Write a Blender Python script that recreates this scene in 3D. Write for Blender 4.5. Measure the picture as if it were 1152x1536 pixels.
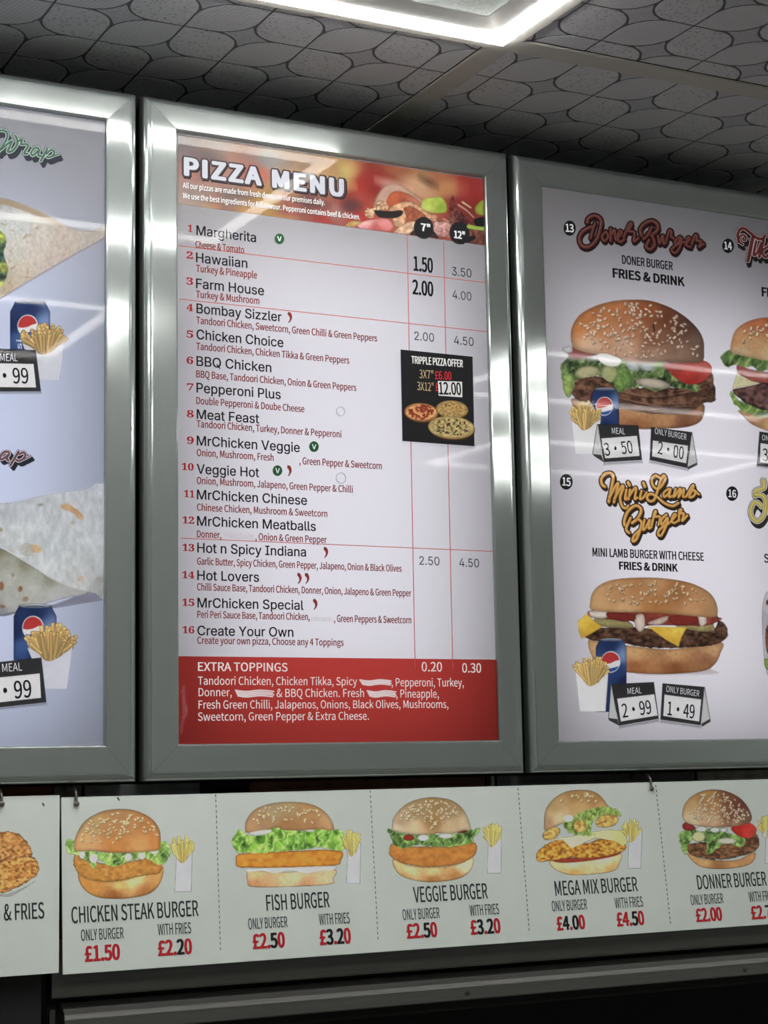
import bpy, math, random
import numpy as np

for _o in list(bpy.data.objects):
    bpy.data.objects.remove(_o)
SC = bpy.context.scene
COL = SC.collection

# ------------------------------------------------------------------ camera
RM = np.array([[0.8902905964802079, -0.45501789276000965, -0.018476230328608217],
               [-0.046514101295723545, -0.13121982038934665, 0.9902614791647906],
               [0.45301113915616537, 0.8807610777079264, 0.13798852051966295]])   # rows: right, up, forward
FPX = 2710.765
EYE = 1.6
CAM = np.array([0.0, 0.0, EYE])
cam = bpy.data.cameras.new('camera')
cam.sensor_fit = 'HORIZONTAL'
cam.sensor_width = 36.0
cam.lens = FPX / 1152 * 36
cam.clip_start = 0.05
camo = bpy.data.objects.new('camera', cam)
COL.objects.link(camo)
from mathutils import Matrix, Vector
_m = Matrix.Identity(4)
for i in range(3):
    _m[i][0] = RM[0][i]; _m[i][1] = RM[1][i]; _m[i][2] = -RM[2][i]; _m[i][3] = CAM[i]
camo.matrix_world = _m
SC.camera = camo

# ------------------------------------------------------------------ light levels
LED_STRENGTH = 37.0          # ceiling rim lights
BACKLIGHT_W = 1.36           # tube panel inside each light box
GLOW = 0.27                  # light the backlit inks give off
SC.view_settings.view_transform = 'Standard'
SC.view_settings.look = 'None'
SC.view_settings.gamma = 1
SC.view_settings.use_curve_mapping = False
SC.view_settings.exposure = 0.0
SC.cycles.use_adaptive_sampling = False
SC.cycles.denoising_input_passes = 'RGB_ALBEDO'
world = bpy.data.worlds.new('world'); SC.world = world
world.use_nodes = True
world.node_tree.nodes['Background'].inputs[0].default_value = (0.02, 0.022, 0.025, 1)
world.node_tree.nodes['Background'].inputs[1].default_value = 1.0

FACE = 2.60                  # y of the light box faces
ZC = 1.11 + EYE              # ceiling height
WALL = 2.78

# ------------------------------------------------------------------ colour and materials
def lin(c):
    c = np.asarray(c, float) / 255.0
    return np.where(c <= 0.04045, c / 12.92, ((c + 0.055) / 1.055) ** 2.4)

_mats = {}
def base_mat(name):
    m = bpy.data.materials.new(name); m.use_nodes = True
    nt = m.node_tree
    return m, nt, nt.nodes['Principled BSDF']

def plain(name, col, rough=0.5, metal=0.0, spec=0.5, bump=0.0, bscale=200.0, vary=0.0):
    if name in _mats: return _mats[name]
    m, nt, p = base_mat(name)
    c = tuple(lin(col)) + (1,)
    p.inputs['Base Color'].default_value = c
    p.inputs['Roughness'].default_value = rough
    p.inputs['Metallic'].default_value = metal
    p.inputs['Specular IOR Level'].default_value = spec
    if bump or vary:
        tc = nt.nodes.new('ShaderNodeTexCoord'); n = nt.nodes.new('ShaderNodeTexNoise')
        n.inputs['Scale'].default_value = bscale; n.inputs['Detail'].default_value = 4
        nt.links.new(tc.outputs['Object'], n.inputs['Vector'])
        if bump:
            b = nt.nodes.new('ShaderNodeBump'); b.inputs['Strength'].default_value = bump; b.inputs['Distance'].default_value = 0.001
            nt.links.new(n.outputs['Fac'], b.inputs['Height']); nt.links.new(b.outputs['Normal'], p.inputs['Normal'])
        if vary:
            r = nt.nodes.new('ShaderNodeValToRGB')
            cc = np.array(c[:3])
            r.color_ramp.elements[0].position = 0.3; r.color_ramp.elements[1].position = 0.7
            r.color_ramp.elements[0].color = tuple(cc * (1 - vary)) + (1,)
            r.color_ramp.elements[1].color = tuple(np.minimum(cc * (1 + vary), 1)) + (1,)
            nt.links.new(n.outputs['Fac'], r.inputs['Fac']); nt.links.new(r.outputs['Color'], p.inputs['Base Color'])
    _mats[name] = m
    return m

def emit(name, col, strength):
    m = bpy.data.materials.new(name); m.use_nodes = True
    nt = m.node_tree; nt.nodes.clear()
    e = nt.nodes.new('ShaderNodeEmission'); o = nt.nodes.new('ShaderNodeOutputMaterial')
    e.inputs[0].default_value = tuple(col) + (1,); e.inputs[1].default_value = strength
    nt.links.new(e.outputs[0], o.inputs[0])
    return m

def ink(name, glow, attr=True, col=(0, 0, 0), rough=0.6):
    """flat print; attr: colour and coverage come from the vertex colours 'Col'"""
    m, nt, p = base_mat(name)
    p.inputs['Roughness'].default_value = rough
    p.inputs['Specular IOR Level'].default_value = 0.1
    out = nt.nodes['Material Output']
    if attr:
        a = nt.nodes.new('ShaderNodeAttribute'); a.attribute_name = 'Col'
        nt.links.new(a.outputs['Color'], p.inputs['Base Color'])
        nt.links.new(a.outputs['Color'], p.inputs['Emission Color'])
        t = nt.nodes.new('ShaderNodeBsdfTransparent'); mx = nt.nodes.new('ShaderNodeMixShader')
        nt.links.new(a.outputs['Alpha'], mx.inputs[0]); nt.links.new(t.outputs[0], mx.inputs[1])
        nt.links.new(p.outputs[0], mx.inputs[2]); nt.links.new(mx.outputs[0], out.inputs[0])
    else:
        p.inputs['Base Color'].default_value = tuple(col) + (1,)
        p.inputs['Emission Color'].default_value = tuple(col) + (1,)
    p.inputs['Emission Strength'].default_value = glow
    return m

POSTER_REF = 0.72      # what the camera sees of white print on the light boxes (linear)
BOARD_REF = 0.42       # the same for the unlit board
INK_POSTER = ink('backlit_print', GLOW)
INK_BOARD = ink('board_print', 0.0)
INK_STICKER = ink('sticker_print', 0.0)
_inks = {}
def flat_ink(col, kind):
    key = (tuple(col), kind)
    if key not in _inks:
        ref = BOARD_REF if kind == 'board' else POSTER_REF
        c = np.minimum(lin(col) / ref * 0.85, 0.95)
        _inks[key] = ink('%s_ink_%d_%d_%d' % ((kind,) + tuple(col)), GLOW if kind == 'poster' else 0.0, False, tuple(c))
    return _inks[key]

def brushed(name, tangent, col=(0.56, 0.612, 0.60), rough=0.115, aniso=0.75, scr=(1, 1, 1)):
    """brushed aluminium; tangent = world direction of the brushing"""
    m, nt, p = base_mat(name)
    p.inputs['Base Color'].default_value = tuple(col) + (1,)
    p.inputs['Metallic'].default_value = 1.0
    p.inputs['Roughness'].default_value = rough
    p.inputs['Anisotropic'].default_value = aniso
    v = nt.nodes.new('ShaderNodeCombineXYZ')
    for i in range(3): v.inputs[i].default_value = tangent[i]
    nt.links.new(v.outputs[0], p.inputs['Tangent'])
    tc = nt.nodes.new('ShaderNodeTexCoord'); mp = nt.nodes.new('ShaderNodeMapping')
    mp.inputs['Scale'].default_value = scr
    nt.links.new(tc.outputs['Object'], mp.inputs['Vector'])
    n = nt.nodes.new('ShaderNodeTexNoise'); n.inputs['Scale'].default_value = 1.0; n.inputs['Detail'].default_value = 5
    nt.links.new(mp.outputs[0], n.inputs['Vector'])
    b = nt.nodes.new('ShaderNodeBump'); b.inputs['Strength'].default_value = 0.05; b.inputs['Distance'].default_value = 0.0004
    nt.links.new(n.outputs['Fac'], b.inputs['Height']); nt.links.new(b.outputs['Normal'], p.inputs['Normal'])
    r3 = nt.nodes.new('ShaderNodeMapRange'); r3.inputs[1].default_value = 0.3; r3.inputs[2].default_value = 0.7; r3.inputs[3].default_value = 0.80; r3.inputs[4].default_value = 1.0
    v3 = nt.nodes.new('ShaderNodeVectorMath'); v3.operation = 'SCALE'; v3.inputs[0].default_value = tuple(c_ * 1.08 for c_ in col)
    nt.links.new(n.outputs['Fac'], r3.inputs[0]); nt.links.new(r3.outputs[0], v3.inputs['Scale']); nt.links.new(v3.outputs[0], p.inputs['Base Color'])
    n2 = nt.nodes.new('ShaderNodeTexNoise'); n2.inputs['Scale'].default_value = 9.0; n2.inputs['Detail'].default_value = 3
    nt.links.new(tc.outputs['Object'], n2.inputs['Vector'])
    mr = nt.nodes.new('ShaderNodeMapRange')
    mr.inputs[1].default_value = 0.3; mr.inputs[2].default_value = 0.75
    mr.inputs[3].default_value = rough - 0.015; mr.inputs[4].default_value = rough + 0.025
    nt.links.new(n2.outputs['Fac'], mr.inputs[0]); nt.links.new(mr.outputs[0], p.inputs['Roughness'])
    # a second, wider lobe, as on anodised aluminium, mixed in to even the grey
    p2 = nt.nodes.new('ShaderNodeBsdfPrincipled'); p2.inputs['Metallic'].default_value = 1.0; p2.inputs['Roughness'].default_value = 0.62
    p2.inputs['Base Color'].default_value = tuple(0.82 * c_ for c_ in col) + (1,)
    mx = nt.nodes.new('ShaderNodeMixShader'); mx.inputs[0].default_value = 0.42
    nt.links.new(p.outputs[0], mx.inputs[1]); nt.links.new(p2.outputs[0], mx.inputs[2]); nt.links.new(mx.outputs[0], nt.nodes['Material Output'].inputs[0])
    return m

# ------------------------------------------------------------------ object helpers
def mesh_obj(name, V, F, mats, parent=None, org=(0, 0, 0), smooth=False, mi=None):
    V = np.asarray(V, float) - np.asarray(org, float)
    me = bpy.data.meshes.new(name)
    me.from_pydata([tuple(v) for v in V], [], [tuple(f) for f in F])
    if not isinstance(mats, (list, tuple)): mats = [mats]
    for m in mats: me.materials.append(m)
    if mi is not None: me.polygons.foreach_set('material_index', mi)
    if smooth: me.polygons.foreach_set('use_smooth', [True] * len(me.polygons))
    me.update()
    o = bpy.data.objects.new(name, me); COL.objects.link(o)
    if parent is not None: o.parent = parent
    else: o.location = org
    return o

def empty(name, loc, label=None, cat=None, group=None, kind=None):
    o = bpy.data.objects.new(name, None); COL.objects.link(o)
    o.location = loc; o.empty_display_size = 0.05
    tag(o, label, cat, group, kind)
    return o

def tag(o, label=None, cat=None, group=None, kind=None):
    if label: o['label'] = label
    if cat: o['category'] = cat
    if group: o['group'] = group
    if kind: o['kind'] = kind
    return o

class MB:
    def __init__(s): s.v = []; s.f = []; s.m = []
    def box(s, x0, x1, y0, y1, z0, z1, mi=0):
        b = len(s.v)
        s.v += [(x0, y0, z0), (x1, y0, z0), (x1, y1, z0), (x0, y1, z0), (x0, y0, z1), (x1, y0, z1), (x1, y1, z1), (x0, y1, z1)]
        for f in ((0, 3, 2, 1), (4, 5, 6, 7), (0, 1, 5, 4), (1, 2, 6, 5), (2, 3, 7, 6), (3, 0, 4, 7)):
            s.f.append(tuple(b + i for i in f)); s.m.append(mi)
    def quad(s, a, b, c, d, mi=0):
        n = len(s.v); s.v += [a, b, c, d]; s.f.append((n, n + 1, n + 2, n + 3)); s.m.append(mi)
    def loft(s, rings, closed=True, cap=True, mi=0):
        n = len(rings[0]); b = len(s.v)
        for r in rings: s.v += [tuple(p) for p in r]
        for i in range(len(rings) - 1):
            for j in range(n if closed else n - 1):
                k = (j + 1) % n
                s.f.append((b + i * n + j, b + i * n + k, b + (i + 1) * n + k, b + (i + 1) * n + j)); s.m.append(mi)
        if cap and closed:
            s.f.append(tuple(b + j for j in range(n))[::-1]); s.m.append(mi)
            e = b + (len(rings) - 1) * n
            s.f.append(tuple(e + j for j in range(n))); s.m.append(mi)
    def build(s, name, mats, parent=None, org=(0, 0, 0), smooth=False):
        return mesh_obj(name, s.v, s.f, mats, parent, org, smooth, s.m)

def bevel(o, w=0.001, seg=2):
    md = o.modifiers.new('bevel', 'BEVEL'); md.width = w; md.segments = seg; md.limit_method = 'ANGLE'
    return o

# ------------------------------------------------------------------ flat print surfaces
def rays(x, y):
    x = np.asarray(x, float); y = np.asarray(y, float)
    d = np.stack([(x - 576) / FPX, -(y - 768) / FPX, np.ones_like(x)], -1)
    return d @ RM
class Plane:
    """a printed surface standing in the room: origin, up vector, outward normal"""
    def __init__(s, p0, tilt=0.0):
        s.p0 = np.array(p0, float); s.U = np.array([1.0, 0, 0])
        s.V = np.array([0, math.sin(tilt), math.cos(tilt)]); s.N = np.array([0, -math.cos(tilt), math.sin(tilt)])
    def uv(s, x, y):
        r = rays(x, y)
        t = ((s.p0 - CAM) @ s.N) / (r @ s.N)
        P = CAM + r * t[..., None] if np.ndim(t) else CAM + r * t
        q = P - s.p0
        return q @ s.U, q @ s.V
    def P(s, u, v, k=0.0):
        u = np.asarray(u, float); v = np.asarray(v, float)
        return s.p0 + u[..., None] * s.U + v[..., None] * s.V + k * LAYER * s.N
LAYER = 0.00010
_vx = RM @ np.array([1.0, 0, 0]); VPX = (576 + FPX * _vx[0] / _vx[2], 768 - FPX * _vx[1] / _vx[2])
def level(x0, y0, x1):      # height in the photo of a level line through (x0, y0)
    return y0 + (VPX[1] - y0) * (x1 - x0) / (VPX[0] - x0)

POSTER = Plane((0, FACE + 0.007, EYE))
STICK = Plane((0, FACE + 0.0022, EYE))
TILT = math.radians(9)
BOARD = Plane((0, FACE + 0.010, EYE - 0.037), TILT)

def poly_px(plane, name, pts, mat, parent, org, k):
    u, v = plane.uv(np.array([p[0] for p in pts], float), np.array([p[1] for p in pts], float))
    return mesh_obj(name, plane.P(u, v, k), [tuple(range(len(pts)))], mat, parent, org)

# ------------------------------------------------------------------ lettering
import os
_FD = (bpy.utils.system_resource('DATAFILES') or '') + '/fonts/'
_fonts = {}
def font(n):
    if n not in _fonts:
        _fonts[n] = None
        f = {'sans': 'Noto Sans CJK Regular.woff2', 'inter': 'Inter.woff2', 'serif': 'NotoSansMath-Regular.woff2'}.get(n)
        try:
            if f and os.path.exists(_FD + f): _fonts[n] = bpy.data.fonts.load(_FD + f)
        except Exception: pass
    return _fonts[n]
TEXTS = []
def T(plane, parent, org, name, text, x0, y0, x1, cap, col=(35, 32, 36), fnt='sans', bold=0.0, k=4, y1=None, kind='poster', cols=None, label=None, space=1.0, mirror=False):
    TEXTS.append(dict(locals()))
def glyph_mesh(o, dg):
    """triangles of a text: every outline filled on its own, so overlapping strokes stay whole"""
    from mathutils.geometry import delaunay_2d_cdt
    cu = o.to_curve(dg, apply_modifiers=False)
    loops = []
    for sp in cu.splines:
        bp = sp.bezier_points; n = len(bp)
        if n < 2: continue
        pts = []
        for i in range(n):
            p, q = bp[i], bp[(i + 1) % n]
            a, b, c, d = (np.array(w[:2]) for w in (p.co, p.handle_right, q.handle_left, q.co))
            chord = d - a; L = np.hypot(*chord) + 1e-9
            dev = max(abs(np.cross(chord, b - a)), abs(np.cross(chord, c - a))) / L
            k = 1 if dev < 1e-4 else 5
            for j in range(k):
                t = j / k
                pts.append((1 - t) ** 3 * a + 3 * (1 - t) ** 2 * t * b + 3 * (1 - t) * t * t * c + t ** 3 * d)
        P = [pts[0]]
        for w in pts[1:]:
            if np.hypot(*(w - P[-1])) > 1e-5: P.append(w)
        if np.hypot(*(P[0] - P[-1])) < 1e-5: P.pop()
        if len(P) < 3: continue
        P = np.array(P); x, y = P[:, 0], P[:, 1]
        area = 0.5 * float(np.sum(x * np.roll(y, -1) - np.roll(x, -1) * y))
        loops.append((P, area, sp.material_index))
    o.to_curve_clear()
    if not loops: return np.zeros((0, 3)), [], []
    # neighbouring outlines that overlap sideways belong to one letter
    loops.sort(key=lambda l: l[0][:, 0].min())
    groups = []
    for l in loops:
        lo, hi = l[0][:, 0].min(), l[0][:, 0].max()
        if groups and lo < groups[-1][1] - 1e-4: groups[-1][0].append(l); groups[-1][1] = max(groups[-1][1], hi)
        else: groups.append([[l], hi])
    V = []; F = []; M = []; base = 0
    for g, _ in groups:
        pts = []; eds = []
        for l in g:
            n0 = len(pts); m = len(l[0])
            pts += [Vector((float(p[0]), float(p[1]))) for p in l[0]]; eds += [(n0 + i, n0 + (i + 1) % m) for i in range(m)]
        vs, _e, fs, *_r = delaunay_2d_cdt(pts, eds, [], 0, 1e-6)
        vs = np.array([tuple(v) for v in vs]); fs = [f for f in fs if len(f) == 3]
        if not fs: continue
        T_ = vs[np.array(fs)]; C = T_.mean(1)
        wn = np.zeros(len(C))
        for l in g:
            P = l[0]; Q = np.roll(P, -1, 0)
            x, y = C[:, 0:1], C[:, 1:2]
            up = (P[:, 1] <= y) & (Q[:, 1] > y); dn = (P[:, 1] > y) & (Q[:, 1] <= y)
            cr = (Q[:, 0] - P[:, 0]) * (y - P[:, 1]) - (x - P[:, 0]) * (Q[:, 1] - P[:, 1])
            wn += (up & (cr > 0)).sum(1) - (dn & (cr < 0)).sum(1)
        keep = wn != 0
        V.append(vs); F += [tuple(base + i for i in f) for f, k in zip(fs, keep) if k]; M += [g[0][2]] * int(keep.sum())
        base += len(vs)
    A = np.zeros((base, 3)); A[:, :2] = np.concatenate(V)
    return A, F, M
def flush_texts():
    tmp = []; caps = {}; hs = {}
    for fn in set(t['fnt'] for t in TEXTS):
        c = bpy.data.curves.new('t', 'FONT'); f = font(fn)
        c.body = (chr(0x1D7CF) if f else '1') if fn == 'serif' else 'H'
        if f: c.font = f
        o = bpy.data.objects.new('t', c); COL.objects.link(o); hs[fn] = o
    for t in TEXTS:
        c = bpy.data.curves.new('t', 'FONT'); f = font(t['fnt'])
        s = t['text']
        if t['fnt'] == 'serif' and f: s = ''.join(chr(0x1D7CE + int(ch)) if ch.isdigit() else ch for ch in s)
        c.body = s; c.size = 1; c.space_character = t['space']
        if f: c.font = f
        if t['cols']:
            c.materials.append(flat_ink(t['col'], t['kind'])); c.materials.append(flat_ink((25, 25, 28), t['kind']))
            for i in t['cols']: c.body_format[i].material_index = 1
        o = bpy.data.objects.new('t', c); COL.objects.link(o); tmp.append(o)
    bpy.context.view_layer.update(); dg = bpy.context.evaluated_depsgraph_get()
    for fn, o in hs.items():
        A, F, M = glyph_mesh(o, dg); caps[fn] = A[:, 1].max()
    for t, o in zip(TEXTS, tmp):
        a, F, M = glyph_mesh(o, dg)
        pl = t['plane']; x0, y0, x1 = t['x0'], t['y0'], t['x1']
        y1 = t['y1'] if t['y1'] is not None else level(x0, y0, x1)
        u0, v0 = pl.uv(x0, y0); u1, v1 = pl.uv(x1, y1); uh, vh = pl.uv(x0, y0 - t['cap'])
        A = np.array([u1 - u0, v1 - v0]); L = np.hypot(*A); A /= L; B = np.array([-A[1], A[0]])
        h = abs(vh - v0)
        bold = max(t['bold'], 0.0) * h * 1.5        # half the added stroke width, metres
        L -= 2 * bold * .8; h -= 2 * bold * .5
        xm, xM = a[:, 0].min(), a[:, 0].max()
        X = (a[:, 0] - xm) / (xM - xm) * L + bold * .8; Y = a[:, 1] / caps[t['fnt']] * h + bold * .5
        VV = []; FF = []; MM = []
        if bold > 0: sh = [(-.8, 0), (.8, 0), (-.55, .5), (.55, .5), (-.55, -.5), (.55, -.5)] + ([(0, 0), (-.3, .5), (.3, .5), (-.3, -.5), (.3, -.5)] if t['bold'] > .05 else [])
        else: sh = [(0, 0)]
        for i, (sx, sy) in enumerate(sh):
            xx = X + sx * bold; yy = Y + sy * bold
            u = u0 + xx * A[0] + yy * B[0]; v = v0 + xx * A[1] + yy * B[1]
            W = pl.P(u, v, t['k']) + (a[:, 2:3] + 0.03 * i) * LAYER * pl.N
            k = len(a) * i
            VV.append(W - np.array(t['org'])); FF += [(p + k, q + k, r + k) for p, q, r in F]; MM += M
        me = bpy.data.meshes.new(t['name']); me.from_pydata(np.concatenate(VV).tolist(), [], FF)
        me.materials.append(flat_ink(t['col'], t['kind']))
        if t['cols']:
            me.materials.append(flat_ink((25, 25, 28), t['kind'])); me.polygons.foreach_set('material_index', MM)
        me.update()
        q = bpy.data.objects.new(t['name'], me); COL.objects.link(q); q.parent = t['parent']
        if t['label']: q['label'] = t['label']
    for o in tmp + list(hs.values()):
        d = o.data; bpy.data.objects.remove(o); bpy.data.curves.remove(d)

# ------------------------------------------------------------------ printed pictures, painted in numpy and stored as vertex colours
RNG = np.random.default_rng(7)
def vnoise(X, Y, scale, seed):
    r = np.random.default_rng(seed); G = r.random((96, 96))
    x = X / scale; y = Y / scale
    xi = np.floor(x).astype(int); yi = np.floor(y).astype(int); fx = x - xi; fy = y - yi
    fx = fx * fx * (3 - 2 * fx); fy = fy * fy * (3 - 2 * fy)
    g = lambda i, j: G[i % 96, j % 96]
    return (g(xi, yi) * (1 - fx) + g(xi + 1, yi) * fx) * (1 - fy) + (g(xi, yi + 1) * (1 - fx) + g(xi + 1, yi + 1) * fx) * fy
def fbm(X, Y, scale, seed, octs=3):
    s = 0; a = 1; t = 0
    for i in range(octs):
        s = s + a * vnoise(X + 37 * i, Y + 91 * i, scale / 2 ** i, seed + i); t += a; a *= 0.55
    return s / t - 0.5
def smooth_pts(p, n=5, closed=True):
    p = np.array(p, float); N = len(p); out = []
    rng = range(N) if closed else range(N - 1)
    for i in rng:
        if closed: a, b, c, d = p[(i - 1) % N], p[i], p[(i + 1) % N], p[(i + 2) % N]
        else: a, b, c, d = p[max(i - 1, 0)], p[i], p[i + 1], p[min(i + 2, N - 1)]
        for j in range(n):
            t = j / n
            out.append(0.5 * ((2 * b) + (c - a) * t + (2 * a - 5 * b + 4 * c - d) * t * t + (3 * b - a - 3 * c + d) * t ** 3))
    if not closed: out.append(p[-1])
    return np.array(out)

class Pic:
    """picture painted over a patch; coordinates are those of a close look at offset (ox, oy), magnified s times"""
    def __init__(s, ox, oy, sc, x0, y0, x1, y1, step=1.0):
        s.ox, s.oy, s.sc = ox, oy, sc
        nx = int((x1 - x0) / sc / step) + 2; ny = int((y1 - y0) / sc / step) + 2
        s.gx = x0 + np.arange(nx) * step * sc; s.gy = y0 + np.arange(ny) * step * sc
        s.X, s.Y = np.meshgrid(s.gx, s.gy)
        s.rgb = np.zeros(s.X.shape + (3,)); s.a = np.zeros(s.X.shape); s.px = step * sc
        s.seed = 11
    def win(s, lo, hi, m):
        i0 = max(int(np.searchsorted(s.gx, lo[0] - m)), 0); i1 = int(np.searchsorted(s.gx, hi[0] + m))
        j0 = max(int(np.searchsorted(s.gy, lo[1] - m)), 0); j1 = int(np.searchsorted(s.gy, hi[1] + m))
        return (slice(j0, j1), slice(i0, i1))
    def put(s, w, m, col):
        a0 = s.a[w]; c0 = s.rgb[w]
        a1 = a0 + m - a0 * m
        num = c0 * (a0 * (1 - m))[..., None] + col * m[..., None]
        s.rgb[w] = np.where(a1[..., None] > 1e-4, num / np.maximum(a1, 1e-4)[..., None], col)
        s.a[w] = a1
    def sd_poly(s, P, X, Y):
        d = np.full(X.shape, 1e9); ins = np.zeros(X.shape, bool)
        Q = np.roll(P, -1, 0)
        for (ax, ay), (bx, by) in zip(P, Q):
            ex, ey = bx - ax, by - ay; wx, wy = X - ax, Y - ay
            t = np.clip((wx * ex + wy * ey) / (ex * ex + ey * ey + 1e-9), 0, 1)
            d = np.minimum(d, (wx - ex * t) ** 2 + (wy - ey * t) ** 2)
            c = ((ay > Y) != (by > Y)) & (X < (bx - ax) * (Y - ay) / (by - ay + 1e-12) + ax)
            ins ^= c
        return np.where(ins, -1, 1) * np.sqrt(d)
    def colour(s, col, X, Y):
        if isinstance(col[0], (int, float)): return np.broadcast_to(np.array(col, float), X.shape + (3,)).copy()
        num = 0; den = 0
        for (x, y, c) in col:
            w = 1.0 / ((X - x) ** 2 + (Y - y) ** 2 + 350.0) ** 1.5
            num = num + w[..., None] * np.array(c, float); den = den + w
        return num / den[..., None]
    def poly(s, pts, col, smooth=True, edge=(0.75, 22), tex=(0.10, 14), rag=None, alpha=1.0, soft=None, stretch=(1, 1)):
        P = smooth_pts(pts) if smooth else np.array(pts, float)
        w = s.win(P.min(0), P.max(0), 30 if rag is None else 30 + rag[0])
        X, Y = s.X[w], s.Y[w]
        if X.size == 0: return
        s.seed += 3
        d = s.sd_poly(P, X, Y)
        if rag: d = d + rag[0] * 2 * fbm(X, Y, rag[1], s.seed, 2)
        aa = soft or s.px
        m = np.clip(0.5 - d / aa, 0, 1) * alpha
        c = s.colour(col, X, Y)
        if edge: c = c * (1 - (1 - edge[0]) * np.clip(1 + d / edge[1], 0, 1) ** 2)[..., None]
        if tex:
            c = c * (1 + tex[0] * 2 * fbm(X * stretch[0], Y * stretch[1], tex[1], s.seed + 100, 3))[..., None]
        s.put(w, m, np.clip(c, 0, 255))
    def ell(s, cx, cy, rx, ry, rot, col, edge=(0.85, 6), alpha=1.0, soft=None, tex=None):
        R = max(rx, ry) + 6
        w = s.win((cx - R, cy - R), (cx + R, cy + R), 2)
        X, Y = s.X[w], s.Y[w]
        if X.size == 0: return
        r = math.radians(rot); x = (X - cx) * math.cos(r) + (Y - cy) * math.sin(r); y = -(X - cx) * math.sin(r) + (Y - cy) * math.cos(r)
        q = np.sqrt((x / rx) ** 2 + (y / ry) ** 2); d = (q - 1) * min(rx, ry)
        m = np.clip(0.5 - d / (soft or s.px), 0, 1) * alpha
        c = s.colour(col, X, Y)
        if edge: c = c * (1 - (1 - edge[0]) * np.clip(1 + d / edge[1], 0, 1))[..., None]
        if tex: c = c * (1 + tex[0] * 2 * fbm(X, Y, tex[1], int(cx + cy) % 97, 3))[..., None]
        s.put(w, m, np.clip(c, 0, 255))
    def sd_stroke(s, P, r0, r1, X, Y):
        d = np.full(X.shape, 1e9); n = len(P) - 1
        for i in range(n):
            (ax, ay), (bx, by) = P[i], P[i + 1]
            ex, ey = bx - ax, by - ay; wx, wy = X - ax, Y - ay
            t = np.clip((wx * ex + wy * ey) / (ex * ex + ey * ey + 1e-9), 0, 1)
            r = r0 + (r1 - r0) * (i + t) / n
            d = np.minimum(d, np.hypot(wx - ex * t, wy - ey * t) - r)
        return d
    def stroke(s, pts, w0, col, w1=None, alpha=1.0, round3d=0.0, smooth=True, soft=None):
        P = smooth_pts(pts, 5, False) if (smooth and len(pts) > 2) else np.array(pts, float)
        w1 = w0 if w1 is None else w1
        w = s.win(P.min(0), P.max(0), max(w0, w1) + 6)
        X, Y = s.X[w], s.Y[w]
        if X.size == 0: return
        d = s.sd_stroke(P, w0 / 2, w1 / 2, X, Y)
        m = np.clip(0.5 - d / (soft or s.px), 0, 1) * alpha
        c = s.colour(col, X, Y)
        if round3d: c = c * (1 + round3d * (np.clip(-d / (max(w0, w1) / 2), 0, 1) - 0.6))[..., None]
        s.put(w, m, np.clip(c, 0, 255))
    def seeds(s, pts, n, ln, seed, col=(236, 214, 180), dense_top=True):
        r = np.random.default_rng(seed); P = smooth_pts(pts); lo, hi = P.min(0), P.max(0); k = 0; tries = 0
        while k < n and tries < n * 20:
            tries += 1
            x = r.uniform(lo[0], hi[0]); y = r.uniform(lo[1], hi[1])
            if s.sd_poly(P, np.array([[x]]), np.array([[y]]))[0, 0] > -ln * 0.8: continue
            f = (y - lo[1]) / (hi[1] - lo[1])
            if dense_top and r.random() < f * 0.75: continue
            a = r.uniform(0, 180); l = ln * r.uniform(0.75, 1.15); q = r.uniform(0.85, 1.05)
            s.ell(x + ln * 0.15, y + ln * 0.25, l * 0.6, l * 0.36, a, (110, 75, 45), None, 0.5)
            s.ell(x, y, l * 0.55, l * 0.3, a, tuple(np.array(col) * q), (0.85, 3))
            k += 1
    def lettuce(s, pts, g=((120, 160, 70), (165, 195, 105), (70, 100, 45)), rag=(9, 26)):
        P = smooth_pts(pts); w = s.win(P.min(0), P.max(0), 40)
        X, Y = s.X[w], s.Y[w]
        if X.size == 0: return
        s.seed += 5
        sc = rag[1]
        d = s.sd_poly(P, X, Y) + rag[0] * 2.2 * fbm(X, Y, sc, s.seed, 2)
        m = np.clip(0.5 - d / s.px, 0, 1)
        wp = 20 * fbm(X, Y, sc * 1.5, s.seed + 9, 2)
        n = fbm(X + wp, Y * 0.7 + wp, sc * 1.1, s.seed + 4, 3) * 2.6
        rid = 1 - np.abs(np.sin((X * 0.7 + Y * 0.5 + 3 * wp) / sc * 2.2))
        g = np.array(g, float)
        t = np.clip(0.5 + n, 0, 1)[..., None]
        c = g[2] * (1 - t) + g[0] * t
        h = np.clip(rid * 1.3 - 0.55 + n * 0.5, 0, 1)[..., None]
        c = c * (1 - h) + g[1] * h
        dk = np.clip(-n * 1.1 - 0.45, 0, 0.6)[..., None]
        c = c * (1 - dk * 0.8)
        rim = np.clip(1 + d / 7, 0, 1)[..., None] * 0.35
        c = c * (1 - rim) + (g[1] * 1.1) * rim
        s.put(w, m, np.clip(c, 0, 255))
    def meat(s, pts, a, b, c3, sc=16, rag=(6, 16), edge=(0.7, 14), con=1.7):
        P = smooth_pts(pts); w = s.win(P.min(0), P.max(0), 40)
        X, Y = s.X[w], s.Y[w]
        if X.size == 0: return
        s.seed += 5
        d = s.sd_poly(P, X, Y) + rag[0] * 2 * fbm(X, Y, rag[1], s.seed, 2)
        m = np.clip(0.5 - d / s.px, 0, 1)
        n = np.clip(0.5 + fbm(X, Y * 1.4, sc, s.seed + 4, 3) * con, 0, 1)[..., None]
        c = np.where(n < 0.5, np.array(c3) * (1 - 2 * n) + np.array(a) * 2 * n, np.array(a) * (2 - 2 * n) + np.array(b) * (2 * n - 1))
        c = c * (1 - (1 - edge[0]) * np.clip(1 + d / edge[1], 0, 1) ** 2)[..., None]
        s.put(w, m, np.clip(c, 0, 255))
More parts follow.
